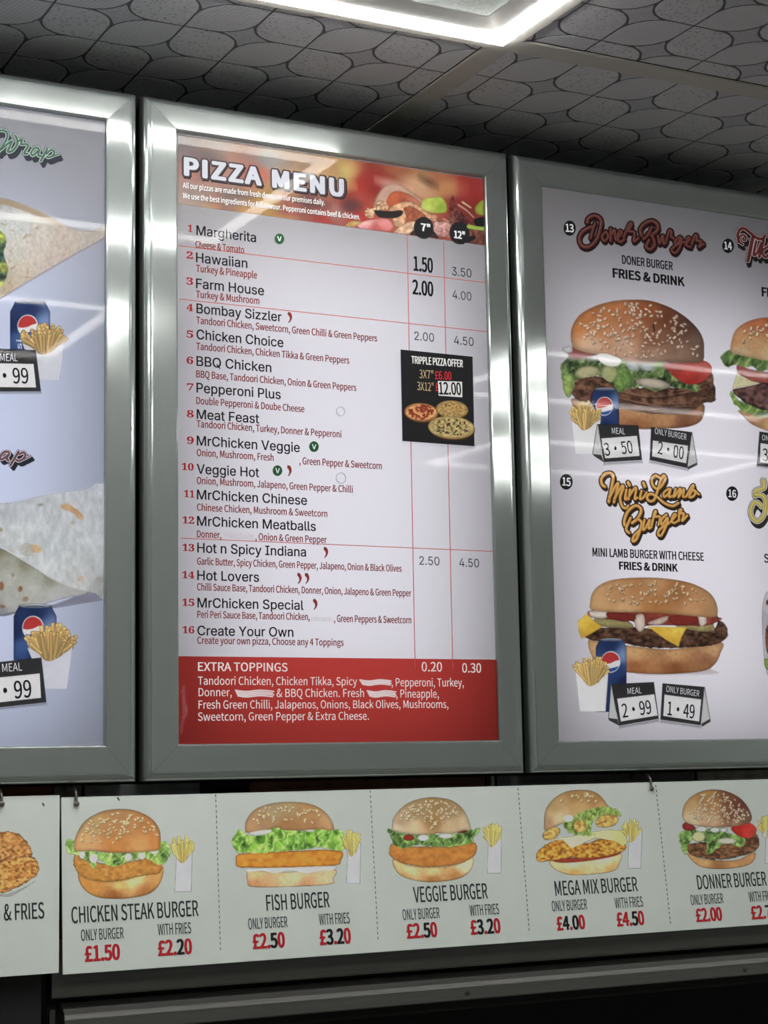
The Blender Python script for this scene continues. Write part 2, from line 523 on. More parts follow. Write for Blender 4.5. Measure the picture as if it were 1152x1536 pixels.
    def fries(s, xl, xr, yt, yb, bx0, bx1, bt0, bt1, by, seed=1, n=34, tint=(240, 200, 116), box=(222, 222, 226), fw=None, poster=True):
        n = int(n * 1.7)
        """paper box from (bt0..bt1 at the rim) to (bx0..bx1 at by), chips fanning out of it"""
        r = np.random.default_rng(seed); xm = (xl + xr) / 2; hw = (xr - xl) / 2; h = yb - yt
        fw = (fw or hw * 0.17) * 0.72
        rim = yt + h * 0.55
        s.poly([(bt0, rim), (bt1, rim), (bx1, by - (0 if poster else h * .05)), (bx0, by)], box, smooth=False, edge=(0.93, 5), tex=(0.02, 30))
        s.stroke([(bt1, rim + 4), (bx1, by)], fw * 0.22, tuple(np.array(box) * 0.80), smooth=False)
        order = list(range(n))
        for i in order:
            t = (i + 0.5) / n
            lay = i / n
            q = r.uniform(-1, 1)
            tx = xm + hw * 0.93 * q * (1 - 0.12 * lay)
            ty = yt + h * (0.10 + 0.28 * abs(q) ** 2 + 0.42 * lay * r.uniform(0.5, 1)) + r.uniform(-.03, .08) * h
            bx = xm + hw * 0.42 * q; byy = yb - h * 0.03 - h * 0.22 * q * q
            c = np.array(tint, float) * r.uniform(0.84, 1.08) * (1 - 0.14 * lay)
            s.stroke([(tx, ty), (bx, byy)], fw * 1.25, tuple(c * 0.74), smooth=False)
            s.stroke([(tx, ty), (bx, byy)], fw, tuple(c), smooth=False, round3d=0.25)
            s.ell(tx, ty, fw * 0.38, fw * 0.32, 0, tuple(np.minimum(c * 1.12, 255)), None)
        # rim of the box front, drawn as a curved edge below the chips
        yv = yb + h * 0.005
        P = [(bt0 + 2, rim + h * .12), (xm - hw * .45, yb - h * .13), (xm - hw * .1, yv), (xm + hw * .3, yb - h * .09), (bt1 - 1, rim + h * .12)]
        C = smooth_pts(P, 5, False)
        low = [(bx1, by), (bx0, by)]
        s.poly(list(map(tuple, C)) + low, box, smooth=False, edge=(0.95, 4), tex=(0.02, 30))
    def can(s, x0, y0, x1, y1, gx, gy, gr, side=False):
        w = x1 - x0; xm = (x0 + x1) / 2; n = w * 0.13
        body = [(x0 + n, y0 + w * .05), (x1 - n, y0 + w * .05), (x1, y0 + w * .3), (x1 + 1, y1), (x0, y1), (x0, y0 + w * .3)]
        cs = [(x0 + w * .05, y1 * .5 + y0 * .5, (28, 44, 92)), (x0 + w * .22, y0 + w, (62, 96, 160)), (xm, y0 + w, (38, 62, 125)), (x1 - w * .25, y0 + w, (40, 66, 130)),
              (x1 - w * .12, y0 + w * .6, (120, 150, 200)), (x1, y1 * .6 + y0 * .4, (26, 38, 80)), (xm, y1, (24, 34, 78)), (x0 + w * .2, y1, (50, 80, 140)), (xm, y0 + w * .2, (30, 48, 100))]
        s.poly(body, cs, smooth=False, edge=(0.7, w * .08), tex=None)
        s.ell(xm, y0 + w * .06, w * .37, w * .05, 0, (185, 190, 200), (0.6, 4))
        s.ell(xm, y0 + w * .075, w * .30, w * .03, 0, (90, 98, 120), None)
        s.ell(gx, gy, gr * 0.93, gr * 1.02, 12, (225, 226, 232), (0.9, 5))
        # red cap and blue bowl of the round emblem
        a = np.linspace(math.radians(172), math.radians(348), 14)
        red = [(gx + gr * .86 * math.cos(t), gy + gr * .93 * math.sin(t)) for t in a] + [(gx + gr * .45, gy - gr * .1), (gx, gy + gr * .12), (gx - gr * .5, gy + gr * .2)]
        s.poly(red, (196, 52, 52), smooth=False, edge=None, tex=None)
        a = np.linspace(math.radians(25), math.radians(140), 12)
        blu = [(gx + gr * .86 * math.cos(t), gy + gr * .93 * math.sin(t)) for t in a] + [(gx - gr * .1, gy + gr * .62), (gx + gr * .4, gy + gr * .5)]
        s.poly(blu, (45, 85, 165), smooth=False, edge=None, tex=None)
    def script(s, strokes, w, fill, hi, dark, off, rimcol=None, rim=5.0, steps=7, out=4.0):
        SS = []
        for st in strokes:
            r = 1.0
            if isinstance(st, tuple): st, r = st
            SS.append((smooth_pts(st, 5, False) if len(st) > 2 else np.array(st, float), w * r))
        allp = np.concatenate([p for p, _ in SS])
        wdw = s.win(allp.min(0), allp.max(0), w + max(map(abs, off)) + 12)
        X, Y = s.X[wdw], s.Y[wdw]
        def sd(dx, dy):
            d = np.full(X.shape, 1e9)
            for p, ww in SS: d = np.minimum(d, s.sd_stroke(p, ww / 2, ww / 2, X - dx, Y - dy))
            return d
        aa = s.px * 0.9
        sh = None
        for i in range(steps, 0, -1):
            q = sd(off[0] * i / steps, off[1] * i / steps); sh = q if sh is None else np.minimum(sh, q)
        s.put(wdw, np.clip(0.5 - (sh - rim) / aa, 0, 1), s.colour(dark, X, Y))
        d = sd(0, 0)
        s.put(wdw, np.clip(0.5 - (d - rim - out) / aa, 0, 1), s.colour(tuple(np.array(dark) * 0.8), X, Y))
        if rimcol is not None: s.put(wdw, np.clip(0.5 - (d - rim) / aa, 0, 1), s.colour(rimcol, X, Y))
        # each stroke on its own, so that crossings keep a dark edge
        for p, ww in SS:
            q = s.sd_stroke(p, ww / 2, ww / 2, X, Y)
            s.put(wdw, np.clip(0.5 - q / aa, 0, 1) * (0.55 if rimcol is None else 0.9), s.colour(tuple(np.array(fill) * 0.55), X, Y))
            s.put(wdw, np.clip(0.5 - (q + ww * 0.10) / aa, 0, 1), s.colour(fill, X, Y))
            h = s.sd_stroke(p, ww * .17, ww * .17, X + ww * .08, Y + ww * .10)
            s.put(wdw, np.clip(0.5 - h / (aa * 2), 0, 1) * 0.75, s.colour(hi, X, Y))
    def build(s, name, plane, parent, org, k, ref, mat, gain=1.0, label=None):
        keep = s.a > 0.01
        ny, nx = s.a.shape
        q = keep[:-1, :-1] | keep[1:, :-1] | keep[:-1, 1:] | keep[1:, 1:]
        jj, ii = np.nonzero(q)
        idx = np.full(s.a.shape, -1); used = np.zeros(s.a.shape, bool)
        for dj in (0, 1):
            for di in (0, 1): used[jj + dj, ii + di] = True
        idx[used] = np.arange(used.sum())
        u, v = plane.uv(s.ox + s.X[used] / s.sc, s.oy + s.Y[used] / s.sc)
        W = plane.P(u, v, k) - np.array(org)
        # fill colour under uncovered corners with the neighbours' colour, so that edges stay clean
        rgb = s.rgb.copy(); a = s.a
        acc = rgb * a[..., None]; wgt = a.copy()
        for dj, di in ((0, 1), (0, -1), (1, 0), (-1, 0)):
            acc += np.roll(rgb * a[..., None], (dj, di), (0, 1)) * 0.25; wgt += np.roll(a, (dj, di), (0, 1)) * 0.25
        fillc = acc / np.maximum(wgt, 1e-4)[..., None]
        rgb = np.where((a > 0.3)[..., None], rgb, fillc)
        px = rgb[used]; g_ = px @ np.array([0.3, 0.59, 0.11]); ds = 0.18 if ref == POSTER_REF else 0.06
        px = px * (1 - ds) + g_[:, None] * ds
        c = np.minimum(lin(px) / ref * 0.85 * gain, 0.95)
        C = np.concatenate([c, s.a[used][:, None]], 1).astype(np.float32)
        f = np.stack([idx[jj, ii], idx[jj + 1, ii], idx[jj + 1, ii + 1], idx[jj, ii + 1]], 1).astype(np.int32)
        me = bpy.data.meshes.new(name)
        me.vertices.add(len(W)); me.vertices.foreach_set('co', W.astype(np.float32).ravel())
        me.loops.add(f.size); me.loops.foreach_set('vertex_index', f.ravel())
        me.polygons.add(len(f)); me.polygons.foreach_set('loop_start', np.arange(0, f.size, 4, dtype=np.int32))
        me.update(calc_edges=True)
        at = me.color_attributes.new('Col', 'FLOAT_COLOR', 'POINT'); at.data.foreach_set('color', C.ravel())
        me.materials.append(mat)
        o = bpy.data.objects.new(name, me); COL.objects.link(o); o.parent = parent
        if label: o['label'] = label
        return o

# ================================================================== THE ROOM
M_WALL = plain('wall_paint', (186, 195, 188), 0.6, vary=0.04, bscale=3)
M_FLOOR = plain('floor_tile', (122, 121, 117), 0.4, vary=0.1, bscale=6)
M_DARK = plain('dark_steel', (64, 66, 66), 0.45, 0.6, bump=0.1)
M_BLACK = plain('black_recess', (18, 19, 20), 0.7)
M_BAR = plain('ceiling_bar_enamel', (186, 184, 176), 0.35)
X0, X1, Y0, Y1 = -3.4, 5.0, -3.4, WALL
b = MB(); b.box(X0, X1, Y0, Y1 + 1.2, -0.05, 0); tag(b.build('floor', M_FLOOR), kind='structure')
b = MB(); b.box(X0, X1, WALL, WALL + 0.08, EYE - 0.31, ZC + 0.06); tag(b.build('wall_back', plain('wall_behind_boxes', (46, 48, 50), 0.7)), kind='structure')
b = MB(); b.box(X0 - 0.08, X0, Y0, Y1 + 1.2, 0, ZC + 0.06); tag(b.build('wall_left', M_WALL), kind='structure')
b = MB(); b.box(X1, X1 + 0.08, Y0, Y1 + 1.2, 0, ZC + 0.06); tag(b.build('wall_right', M_WALL), kind='structure')
b = MB(); b.box(X0, X1, Y0 - 0.08, Y0, 0, ZC + 0.06); tag(b.build('wall_front', M_WALL), kind='structure')
b = MB(); b.box(X0, X1, WALL + 1.2, WALL + 1.28, 0, EYE - 0.2); b.box(X0, X1, WALL + 0.08, WALL + 1.28, EYE - 0.31, EYE - 0.2)
tag(b.build('wall_kitchen', M_BLACK), kind='structure')

# ---- suspended ceiling: slab above, bars, tiles with moulded pads
ceil_root = empty('ceiling', (0, 0, ZC), kind='structure')
CORG = (0, 0, ZC)
b = MB(); b.box(X0, X1, Y0, Y1, ZC + 0.04, ZC + 0.06); b.build('ceiling_slab', M_BLACK, ceil_root, CORG)

def tile_mat(name, col, kind):
    m, nt, p = base_mat(name)
    p.inputs['Roughness'].default_value = 0.55
    tc = nt.nodes.new('ShaderNodeTexCoord')
    c = lin(col)
    if kind == 'pits':
        n = nt.nodes.new('ShaderNodeTexVoronoi'); n.inputs['Scale'].default_value = 190
        mp = nt.nodes.new('ShaderNodeMapping'); mp.inputs['Scale'].default_value = (0.55, 1.0, 1)
        mp.inputs['Rotation'].default_value = (0, 0, 0.9)
        nt.links.new(tc.outputs['Object'], mp.inputs['Vector']); nt.links.new(mp.outputs[0], n.inputs['Vector'])
        r = nt.nodes.new('ShaderNodeValToRGB'); r.color_ramp.elements[0].position = 0.16; r.color_ramp.elements[1].position = 0.30
        src = n.outputs['Distance']; lo = 0.42
    elif kind == 'ribs':
        w = nt.nodes.new('ShaderNodeTexWave'); w.inputs['Scale'].default_value = 62; w.bands_direction = 'DIAGONAL'
        w.inputs['Distortion'].default_value = 1.6; w.inputs['Detail'].default_value = 1.0; w.inputs['Detail Scale'].default_value = 2.0
        mp = nt.nodes.new('ShaderNodeMapping'); mp.inputs['Rotation'].default_value = (0, 0, 0.5)
        nt.links.new(tc.outputs['Object'], mp.inputs['Vector']); nt.links.new(mp.outputs[0], w.inputs['Vector'])
        r = nt.nodes.new('ShaderNodeValToRGB'); r.color_ramp.elements[0].position = 0.25; r.color_ramp.elements[1].position = 0.75
        src = w.outputs['Fac']; lo = 0.85
    else:
        n = nt.nodes.new('ShaderNodeTexNoise'); n.inputs['Scale'].default_value = 260; n.inputs['Detail'].default_value = 3
        nt.links.new(tc.outputs['Object'], n.inputs['Vector'])
        r = nt.nodes.new('ShaderNodeValToRGB'); r.color_ramp.elements[0].position = 0.35; r.color_ramp.elements[1].position = 0.6
        src = n.outputs['Fac']; lo = 0.8
    r.color_ramp.elements[0].color = tuple(c * lo) + (1,); r.color_ramp.elements[1].color = tuple(c) + (1,)
    nt.links.new(src, r.inputs['Fac']); nt.links.new(r.outputs['Color'], p.inputs['Base Color'])
    bp = nt.nodes.new('ShaderNodeBump'); bp.inputs['Strength'].default_value = 0.5; bp.inputs['Distance'].default_value = 0.0008
    nt.links.new(r.outputs['Color'], bp.inputs['Height']); nt.links.new(bp.outputs['Normal'], p.inputs['Normal'])
    return m
M_GROOVE = plain('tile_groove', (96, 97, 100), 0.7)
M_PITS = tile_mat('tile_pad_pitted', (204, 206, 210), 'pits')
M_RIBS = tile_mat('tile_pad_ribbed', (206, 208, 212), 'ribs')
M_STAR = tile_mat('tile_pad_grained', (190, 192, 198), 'grain')
M_TILE = tile_mat('tile_plain', (176, 178, 182), 'grain')

PX, PY = 1.21, 0.61
TX = 1.4135; TY = 2.3075       # a crossing of the bars
HB = 0.0215                    # half a bar
def clip_poly(P, x0, x1, y0, y1):
    for ax, lim, sg in ((0, x0, 1), (0, x1, -1), (1, y0, 1), (1, y1, -1)):
        out = []
        for i in range(len(P)):
            a, c = P[i - 1], P[i]
            ia = sg * (a[ax] - lim) >= 0; ic = sg * (c[ax] - lim) >= 0
            if ia != ic:
                t = (lim - a[ax]) / (c[ax] - a[ax]); out.append((a[0] + (c[0] - a[0]) * t, a[1] + (c[1] - a[1]) * t))
            if ic: out.append(c)
        P = out
        if not P: return P
    return P
def pads(mb, x0, x1, y0, y1, ox, oy, dx, dy):
    """leaf-shaped raised pads; crossings at (ox+i*dx, oy+j*dy) for even i+j"""
    g = 0.0018; z0 = ZC + 0.0055; z1 = ZC + 0.0042
    def prism(P, mi):
        P = clip_poly(P, x0 + 0.002, x1 - 0.002, y0 + 0.002, y1 - 0.002)
        if len(P) < 3: return
        n = len(mb.v); k = len(P)
        cx = sum(p[0] for p in P) / k; cy = sum(p[1] for p in P) / k
        for (sc, z) in ((1.0, z0), (0.995, z1 + 0.0004), (0.965, z1)):
            mb.v += [(cx + (p[0] - cx) * sc, cy + (p[1] - cy) * sc, z) for p in P]
        for r_ in range(2):
            for i in range(k):
                j = (i + 1) % k
                mb.f.append((n + r_ * k + i, n + r_ * k + j, n + (r_ + 1) * k + j, n + (r_ + 1) * k + i)); mb.m.append(mi)
        mb.f.append(tuple(n + 2 * k + i for i in range(k))); mb.m.append(mi)
    i0 = int(math.floor((x0 - ox) / dx)) - 1; i1 = int(math.ceil((x1 - ox) / dx)) + 1
    j0 = int(math.floor((y0 - oy) / dy)) - 1; j1 = int(math.ceil((y1 - oy) / dy)) + 1
    def arc(cx, cy, rx, ry, a0, a1, n=8):
        return [(cx + rx * math.cos(math.radians(a0 + (a1 - a0) * t / n)), cy + ry * math.sin(math.radians(a0 + (a1 - a0) * t / n))) for t in range(n + 1)]
    for i in range(i0, i1):
        for j in range(j0, j1):
            ax, bx = ox + i * dx, ox + (i + 1) * dx; ay, by = oy + j * dy, oy + (j + 1) * dy
            even = (i + j) % 2 == 0
            r = 0.047 if even else 0.060
            p0, p1, q0, q1 = ax + g, bx - g, ay + g, by - g
            if even:   # crossings at low-low and high-high; round high-x low-y and low-x high-y
                P = [(p0, q0)] + arc(p1 - r, q0 + r, r, r, -90, 0) + [(p1, q1)] + arc(p0 + r, q1 - r, r, r, 90, 180)
                prism(P, 1)
            else:
                P = [(p1, q0)] + [(p1 - r + r * math.cos(math.radians(a)), q1 - r + r * math.sin(math.radians(a))) for a in range(0, 91, 11)] + [(p0, q1)] + arc(p0 + r, q0 + r, r, r, 180, 270)
                prism(P, 2)
            # grained star left over around the next odd lattice point
            if (i + j) % 2 != 0:
                sx, sy = ax, ay; ra = 0.047 + g; rb = 0.060 + g; e = 0.0035
                P = []
                # four neighbours of lattice point (i, j): NE cell (i,j) odd, NW (i-1,j) even, SW (i-1,j-1) odd, SE (i,j-1) even
                for (qx, qy, rr, a0, a1) in ((1, 1, rb, 270, 180), (-1, 1, ra, 0, -90), (-1, -1, rb, 90, 0), (1, -1, ra, 180, 90)):
                    cx, cy = sx + qx * rr, sy + qy * rr
                    rad = rr + e - 0.0015
                    pts = []
                    for t in range(0, 9):
                        a = math.radians(a0 + (a1 - a0) * t / 8)
                        X_, Y_ = cx + rad * math.cos(a), cy + rad * math.sin(a)
                        if (X_ - sx) * qx > 0.001 and (Y_ - sy) * qy > 0.001: pts.append((X_, Y_))
                    P += pts
                if len(P) > 3:
                    P = sorted(P, key=lambda p: math.atan2(p[1] - sy, p[0] - sx))
                    prism(P, 3)
HX = TX + 1.5 * PX
led_slots = [(TX - PX, TX, TY - PY * (2 * r + 1), TY - PY * 2 * r) for r in range(3)] + \
            [(TX + PX, TX + 2 * PX, TY - PY * 3, TY - PY * 2), (HX, HX + PX, TY - PY * 5, TY - PY * 4)]
gx = [TX + PX * i for i in range(-5, 5)]; gy = [TY + PY * j for j in range(-10, 3)]
for i in range(len(gx) - 1):
    for j in range(len(gy) - 1):
        x0, x1 = gx[i], gx[i + 1]; y0, y1 = gy[j], gy[j + 1]
        hit = [s for s in led_slots if abs(y0 - s[2]) < 0.1 and s[0] < x1 - .1 and s[1] > x0 + .1]
        if hit:
            s_ = hit[0]
            if s_[0] < x0 + .1 and s_[1] > x1 - .1: continue
            if s_[0] > x0 + .1: x1 = s_[0]
            else: x0 = s_[1]
        x0, x1 = max(x0 + HB, X0), min(x1 - HB, X1); y0, y1 = max(y0 + HB, Y0), min(y1 - HB, Y1)
        if x1 - x0 < 0.05 or y1 - y0 < 0.05: continue
        mb = MB(); mb.box(x0, x1, y0, y1, ZC + 0.0052, ZC + 0.012, 0)
        fancy = x1 > 0 and x0 < 3.6 and y1 > 1.6
        if fancy:
            if x0 < 1.3: pads(mb, x0, x1, y0, y1, 0.938, 2.458, 0.1012, 0.108)
            elif y0 > 2.2: pads(mb, x0, x1, y0, y1, 1.471, 2.444, 0.0995, 0.1145)
            else: pads(mb, x0, x1, y0, y1, 1.549, 2.240, 0.0995, 0.108)
            mb.build('ceiling_tile', [M_GROOVE, M_PITS, M_RIBS, M_STAR], ceil_root, CORG)
        else:
            mb.build('ceiling_tile', [M_TILE], ceil_root, CORG)
for y in gy:
    if Y0 < y < Y1 - 0.03:
        mb = MB(); mb.box(X0, X1, y - HB, y + HB, ZC, ZC + 0.004); mb.build('ceiling_bar', M_BAR, ceil_root, CORG)
for x in gx:
    if X0 < x < X1:
        for j in range(len(gy) - 1):
            a, c = max(gy[j] + HB, Y0), min(gy[j + 1] - HB, Y1)
            if c - a > 0.05 and not any(s_[0] + .1 < x < s_[1] - .1 and abs(gy[j] - s_[2]) < .1 for s_ in led_slots):
                mb = MB(); mb.box(x - HB, x + HB, a + 0.0004, c - 0.0004, ZC + 0.0002, ZC + 0.004); mb.build('ceiling_bar', M_BAR, ceil_root, CORG)

# ---- rectangular rim lights let into the ceiling
M_LED = emit('led_diffuser', (1.0, 0.985, 0.94), LED_STRENGTH)
M_TRIM = plain('light_trim', (205, 205, 200), 0.35)
M_LTILE = tile_mat('light_infill', (186, 196, 192), 'grain')
def rim_light(s, label):
    x0, x1, y0, y1 = s[0] + 0.004, s[1] - 0.004, s[2] + 0.004, s[3] - 0.004
    org = ((x0 + x1) / 2, (y0 + y1) / 2, ZC)
    r = empty('ceiling_light', org, label, 'ceiling light', 'rectangular rim lights let into the ceiling')
    # infill panel
    w = 0.062
    mb = MB(); mb.box(x0 + w, x1 - w, y0 + w, y1 - w, ZC + 0.009, ZC + 0.013); mb.build('infill_panel', M_LTILE, r, org)
    # inner sloping bezel
    mb = MB(); a = 0.031; z = ZC - 0.0015
    def ring(q, zz): return [(x0 + q, y0 + q, zz), (x1 - q, y0 + q, zz), (x1 - q, y1 - q, zz), (x0 + q, y1 - q, zz)]
    mb.loft([ring(a, z), ring(a + 0.004, z), ring(w - 0.001, ZC + 0.0085), ring(w - 0.001, ZC + 0.010), ring(a, ZC + 0.010), ring(a, z)], cap=False)
    mb.build('inner_bezel', M_TRIM, r, org)
    mb = MB(); mb.loft([ring(0, ZC - 0.001), ring(0, z - 0.0005), ring(0.0015, z - 0.0005), ring(0.0015, ZC - 0.001)], cap=False)
    mb.build('outer_trim', M_TRIM, r, org)
    for (p0, p1, q0, q1) in ((x0 + .002, x1 - .002, y1 - 0.0305, y1 - .002), (x0 + .002, x1 - .002, y0 + .002, y0 + 0.0305),
                             (x0 + .002, x0 + .0305, y0 + .0307, y1 - 0.0307), (x1 - .0305, x1 - .002, y0 + .0307, y1 - .0307)):
        mb = MB(); mb.box(p0, p1, q0, q1, z - 0.0042, z + 0.001); mb.build('diffuser', M_LED, r, org)
    mb = MB(); mb.box(x0 + .002, x1 - .002, y0 + 0.002, y0 + 0.0305, ZC - 0.0018, ZC - 0.0006)
    return r
names = ['white glowing rectangular rim light in the ceiling above the pizza menu',
         'second rim light back from the wall, mirrored as a corner in the wrap poster', 'third rim light back from the wall, mirrored low in the wrap poster',
         'rim light mirrored across the doner burger picture', 'rearmost rim light mirrored beside the black offer sticker']
for s, n in zip(led_slots, names):
    if s[2] > Y0: rim_light(s, n)

# ================================================================== LIGHT BOXES
M_ALU_H = brushed('brushed_aluminium_rail', (0, 0, 1), scr=(2, 160, 160))
M_ALU_V = brushed('brushed_aluminium_stile', (1, 0, 0), scr=(160, 160, 2))
M_BODY = plain('box_body_black', (30, 31, 33), 0.6)

def sheet_mat():
    m = bpy.data.materials.new('backlit_sheet'); m.use_nodes = True
    nt = m.node_tree; nt.nodes.clear()
    o = nt.nodes.new('ShaderNodeOutputMaterial'); a = nt.nodes.new('ShaderNodeAttribute'); a.attribute_name = 'Col'
    d = nt.nodes.new('ShaderNodeBsdfDiffuse'); t = nt.nodes.new('ShaderNodeBsdfTranslucent'); mx = nt.nodes.new('ShaderNodeMixShader')
    mx.inputs[0].default_value = 0.68
    nt.links.new(a.outputs['Color'], d.inputs[0]); nt.links.new(a.outputs['Color'], t.inputs[0])
    nt.links.new(d.outputs[0], mx.inputs[1]); nt.links.new(t.outputs[0], mx.inputs[2]); nt.links.new(mx.outputs[0], o.inputs[0])
    return m
M_SHEET = sheet_mat()
def cover_mat():
    m = bpy.data.materials.new('clear_cover'); m.use_nodes = True
    nt = m.node_tree; nt.nodes.clear()
    o = nt.nodes.new('ShaderNodeOutputMaterial'); t = nt.nodes.new('ShaderNodeBsdfTransparent'); g = nt.nodes.new('ShaderNodeBsdfGlossy')
    g.inputs['Roughness'].default_value = 0.034
    f = nt.nodes.new('ShaderNodeFresnel'); f.inputs[0].default_value = 1.23; mx = nt.nodes.new('ShaderNodeMixShader')
    nt.links.new(f.outputs[0], mx.inputs[0]); nt.links.new(t.outputs[0], mx.inputs[1]); nt.links.new(g.outputs[0], mx.inputs[2]); nt.links.new(mx.outputs[0], o.inputs[0])
    return m
M_COVER = cover_mat()
PROFILE = [(0, .024), (0, .0120), (.0004, .0090), (.0016, .0060), (.0036, .0036), (.0062, .0018), (.0092, .0007), (.0100, .0018), (.0108, .0018), (.0116, .0002), (.014, 0), ('w', -.0032, 0), ('w', -.0012, .0008), ('w', -.0002, .0026), ('w', 0, .0066)]
def light_box(outer, inner, label, bands, tint, watts=1.0):
    x0, x1, z0, z1 = outer; i0, i1, k0, k1 = inner
    z0 += EYE; z1 += EYE; k0 += EYE; k1 += EYE
    org = ((x0 + x1) / 2, FACE + 0.09, z0)
    root = empty('menu_light_box', org, label, 'menu board', 'framed menu light boxes on the wall')
    ws = {'l': i0 - x0, 'r': x1 - i1, 'b': k0 - z0, 't': z1 - k1}
    def prof(w): return [((w + p[1]), p[2]) if p[0] == 'w' else p for p in PROFILE]
    n = len(PROFILE)
    pl, pr, pb, pt = (prof(ws[k]) for k in 'lrbt')
    c = {'bl': (x0, z0), 'br': (x1, z0), 'tl': (x0, z1), 'tr': (x1, z1)}
    G = 0.00022
    def pt3(x, d, z): return (x, FACE + d, z)
    def rail(name, A, B, mat):
        mb = MB(); mb.loft([A, B], closed=False, cap=False)
        return mb.build(name, mat, root, org)
    rail('frame_rail', [pt3(x0 + pl[i][0] + G, pt[i][1], z1 - pt[i][0]) for i in range(n)], [pt3(x1 - pr[i][0] - G, pt[i][1], z1 - pt[i][0]) for i in range(n)], M_ALU_H)
    rail('frame_rail', [pt3(x1 - pr[i][0] - G, pb[i][1], z0 + pb[i][0]) for i in range(n)], [pt3(x0 + pl[i][0] + G, pb[i][1], z0 + pb[i][0]) for i in range(n)], M_ALU_H)
    rail('frame_stile', [pt3(x0 + pl[i][0], pl[i][1], z0 + pb[i][0] + G) for i in range(n)], [pt3(x0 + pl[i][0], pl[i][1], z1 - pt[i][0] - G) for i in range(n)], M_ALU_V)
    rail('frame_stile', [pt3(x1 - pr[i][0], pr[i][1], z1 - pt[i][0] - G) for i in range(n)], [pt3(x1 - pr[i][0], pr[i][1], z0 + pb[i][0] + G) for i in range(n)], M_ALU_V)
    # opaque body: sides, back and a lining just behind the frame
    mb = MB(); q = 0.004; t = 0.003; ya = FACE + 0.0075; yb = FACE + 0.150
    mb.box(x0 + q, x0 + q + t, ya, yb, z0 + q, z1 - q); mb.box(x1 - q - t, x1 - q, ya, yb, z0 + q, z1 - q)
    mb.box(x0 + q + t, x1 - q - t, ya, yb, z0 + q, z0 + q + t); mb.box(x0 + q + t, x1 - q - t, ya, yb, z1 - q - t, z1 - q)
    mb.box(x0 + q, x1 - q, yb, yb + 0.003, z0 + q, z1 - q)
    ov = 0.004
    mb.box(x0 + q + t, i0 - ov, ya, ya + 0.002, z0 + q + t, z1 - q - t); mb.box(i1 + ov, x1 - q - t, ya, ya + 0.002, z0 + q + t, z1 - q - t)
    mb.box(i0 - ov, i1 + ov, ya, ya + 0.002, z0 + q + t, k0 - ov); mb.box(i0 - ov, i1 + ov, ya, ya + 0.002, k1 + ov, z1 - q - t)
    mb.build('box_body', M_BODY, root, org)
    # printed sheet, in level bands of its own colour
    V = []; F = []; C = []
    for (za, zb, col) in bands:
        za = EYE + za if za is not None else k0 - 0.003; zb = EYE + zb if zb is not None else k1 + 0.003
        b0 = len(V); V += [(i0 - .003, FACE + .0071, za), (i1 + .003, FACE + .0071, za), (i1 + .003, FACE + .0071, zb), (i0 - .003, FACE + .0071, zb)]
        F.append((b0, b0 + 1, b0 + 2, b0 + 3)); C += [tuple(lin(col)) + (1,)] * 4
    sh = mesh_obj('poster_sheet', V, F, M_SHEET, root, org)
    at = sh.data.color_attributes.new('Col', 'FLOAT_COLOR', 'POINT'); at.data.foreach_set('color', np.array(C, np.float32).ravel())
    # clear cover in front of the sheet
    e = 0.0003
    mesh_obj('cover_sheet', [(i0 + e, FACE + .0044, k0 + e), (i1 - e, FACE + .0044, k0 + e), (i1 - e, FACE + .0018, k1 - e), (i0 + e, FACE + .0018, k1 - e)], [(0, 1, 2, 3)], M_COVER, root, org)
    L = bpy.data.lights.new('backlight', 'AREA'); L.shape = 'RECTANGLE'; L.size = (i1 - i0) * 0.86; L.size_y = (k1 - k0) * 0.82
    L.energy = BACKLIGHT_W * watts; L.color = tint
    lo = bpy.data.objects.new('backlight', L); COL.objects.link(lo); lo.parent = root
    lo.location = ((i0 + i1) / 2 - org[0], FACE + 0.135 - org[1], (k0 + k1) / 2 - org[2] - 0.085); lo.rotation_euler = (-math.pi / 2, 0, 0)
    return root, sh, org
WHITE = (238, 237, 242)
left_box, left_sheet, LO = light_box((.2455, .9145, -.020, 1.0545), (.3025, .863, .0355, 1.003),
    'steel framed light box with the two rolled wraps', [(None, None, (232, 233, 242))], (0.72, 0.80, 1.0), 1.12)
pizza_box, pizza_sheet, PO = light_box((.9255, 1.5945, -.020, 1.0545), (.9815, 1.545, .0355, 1.003),
    'steel framed light box showing the pizza menu with a red band at its foot', [(None, float(POSTER.uv(500, 986.8)[1]), (196, 70, 64)), (float(POSTER.uv(500, 986.8)[1]), None, WHITE)], (0.96, 0.95, 1.0), 1.05)
right_box, right_sheet, RO = light_box((1.6075, 2.276, -.020, 1.0545), (1.6625, 2.226, .0325, 1.004),
    'steel framed light box showing numbered burger meals', [(None, None, WHITE)], (0.97, 0.95, 1.0), 1.05)
# the printed parts are children of the sheet; the sheet sits at its box's origin

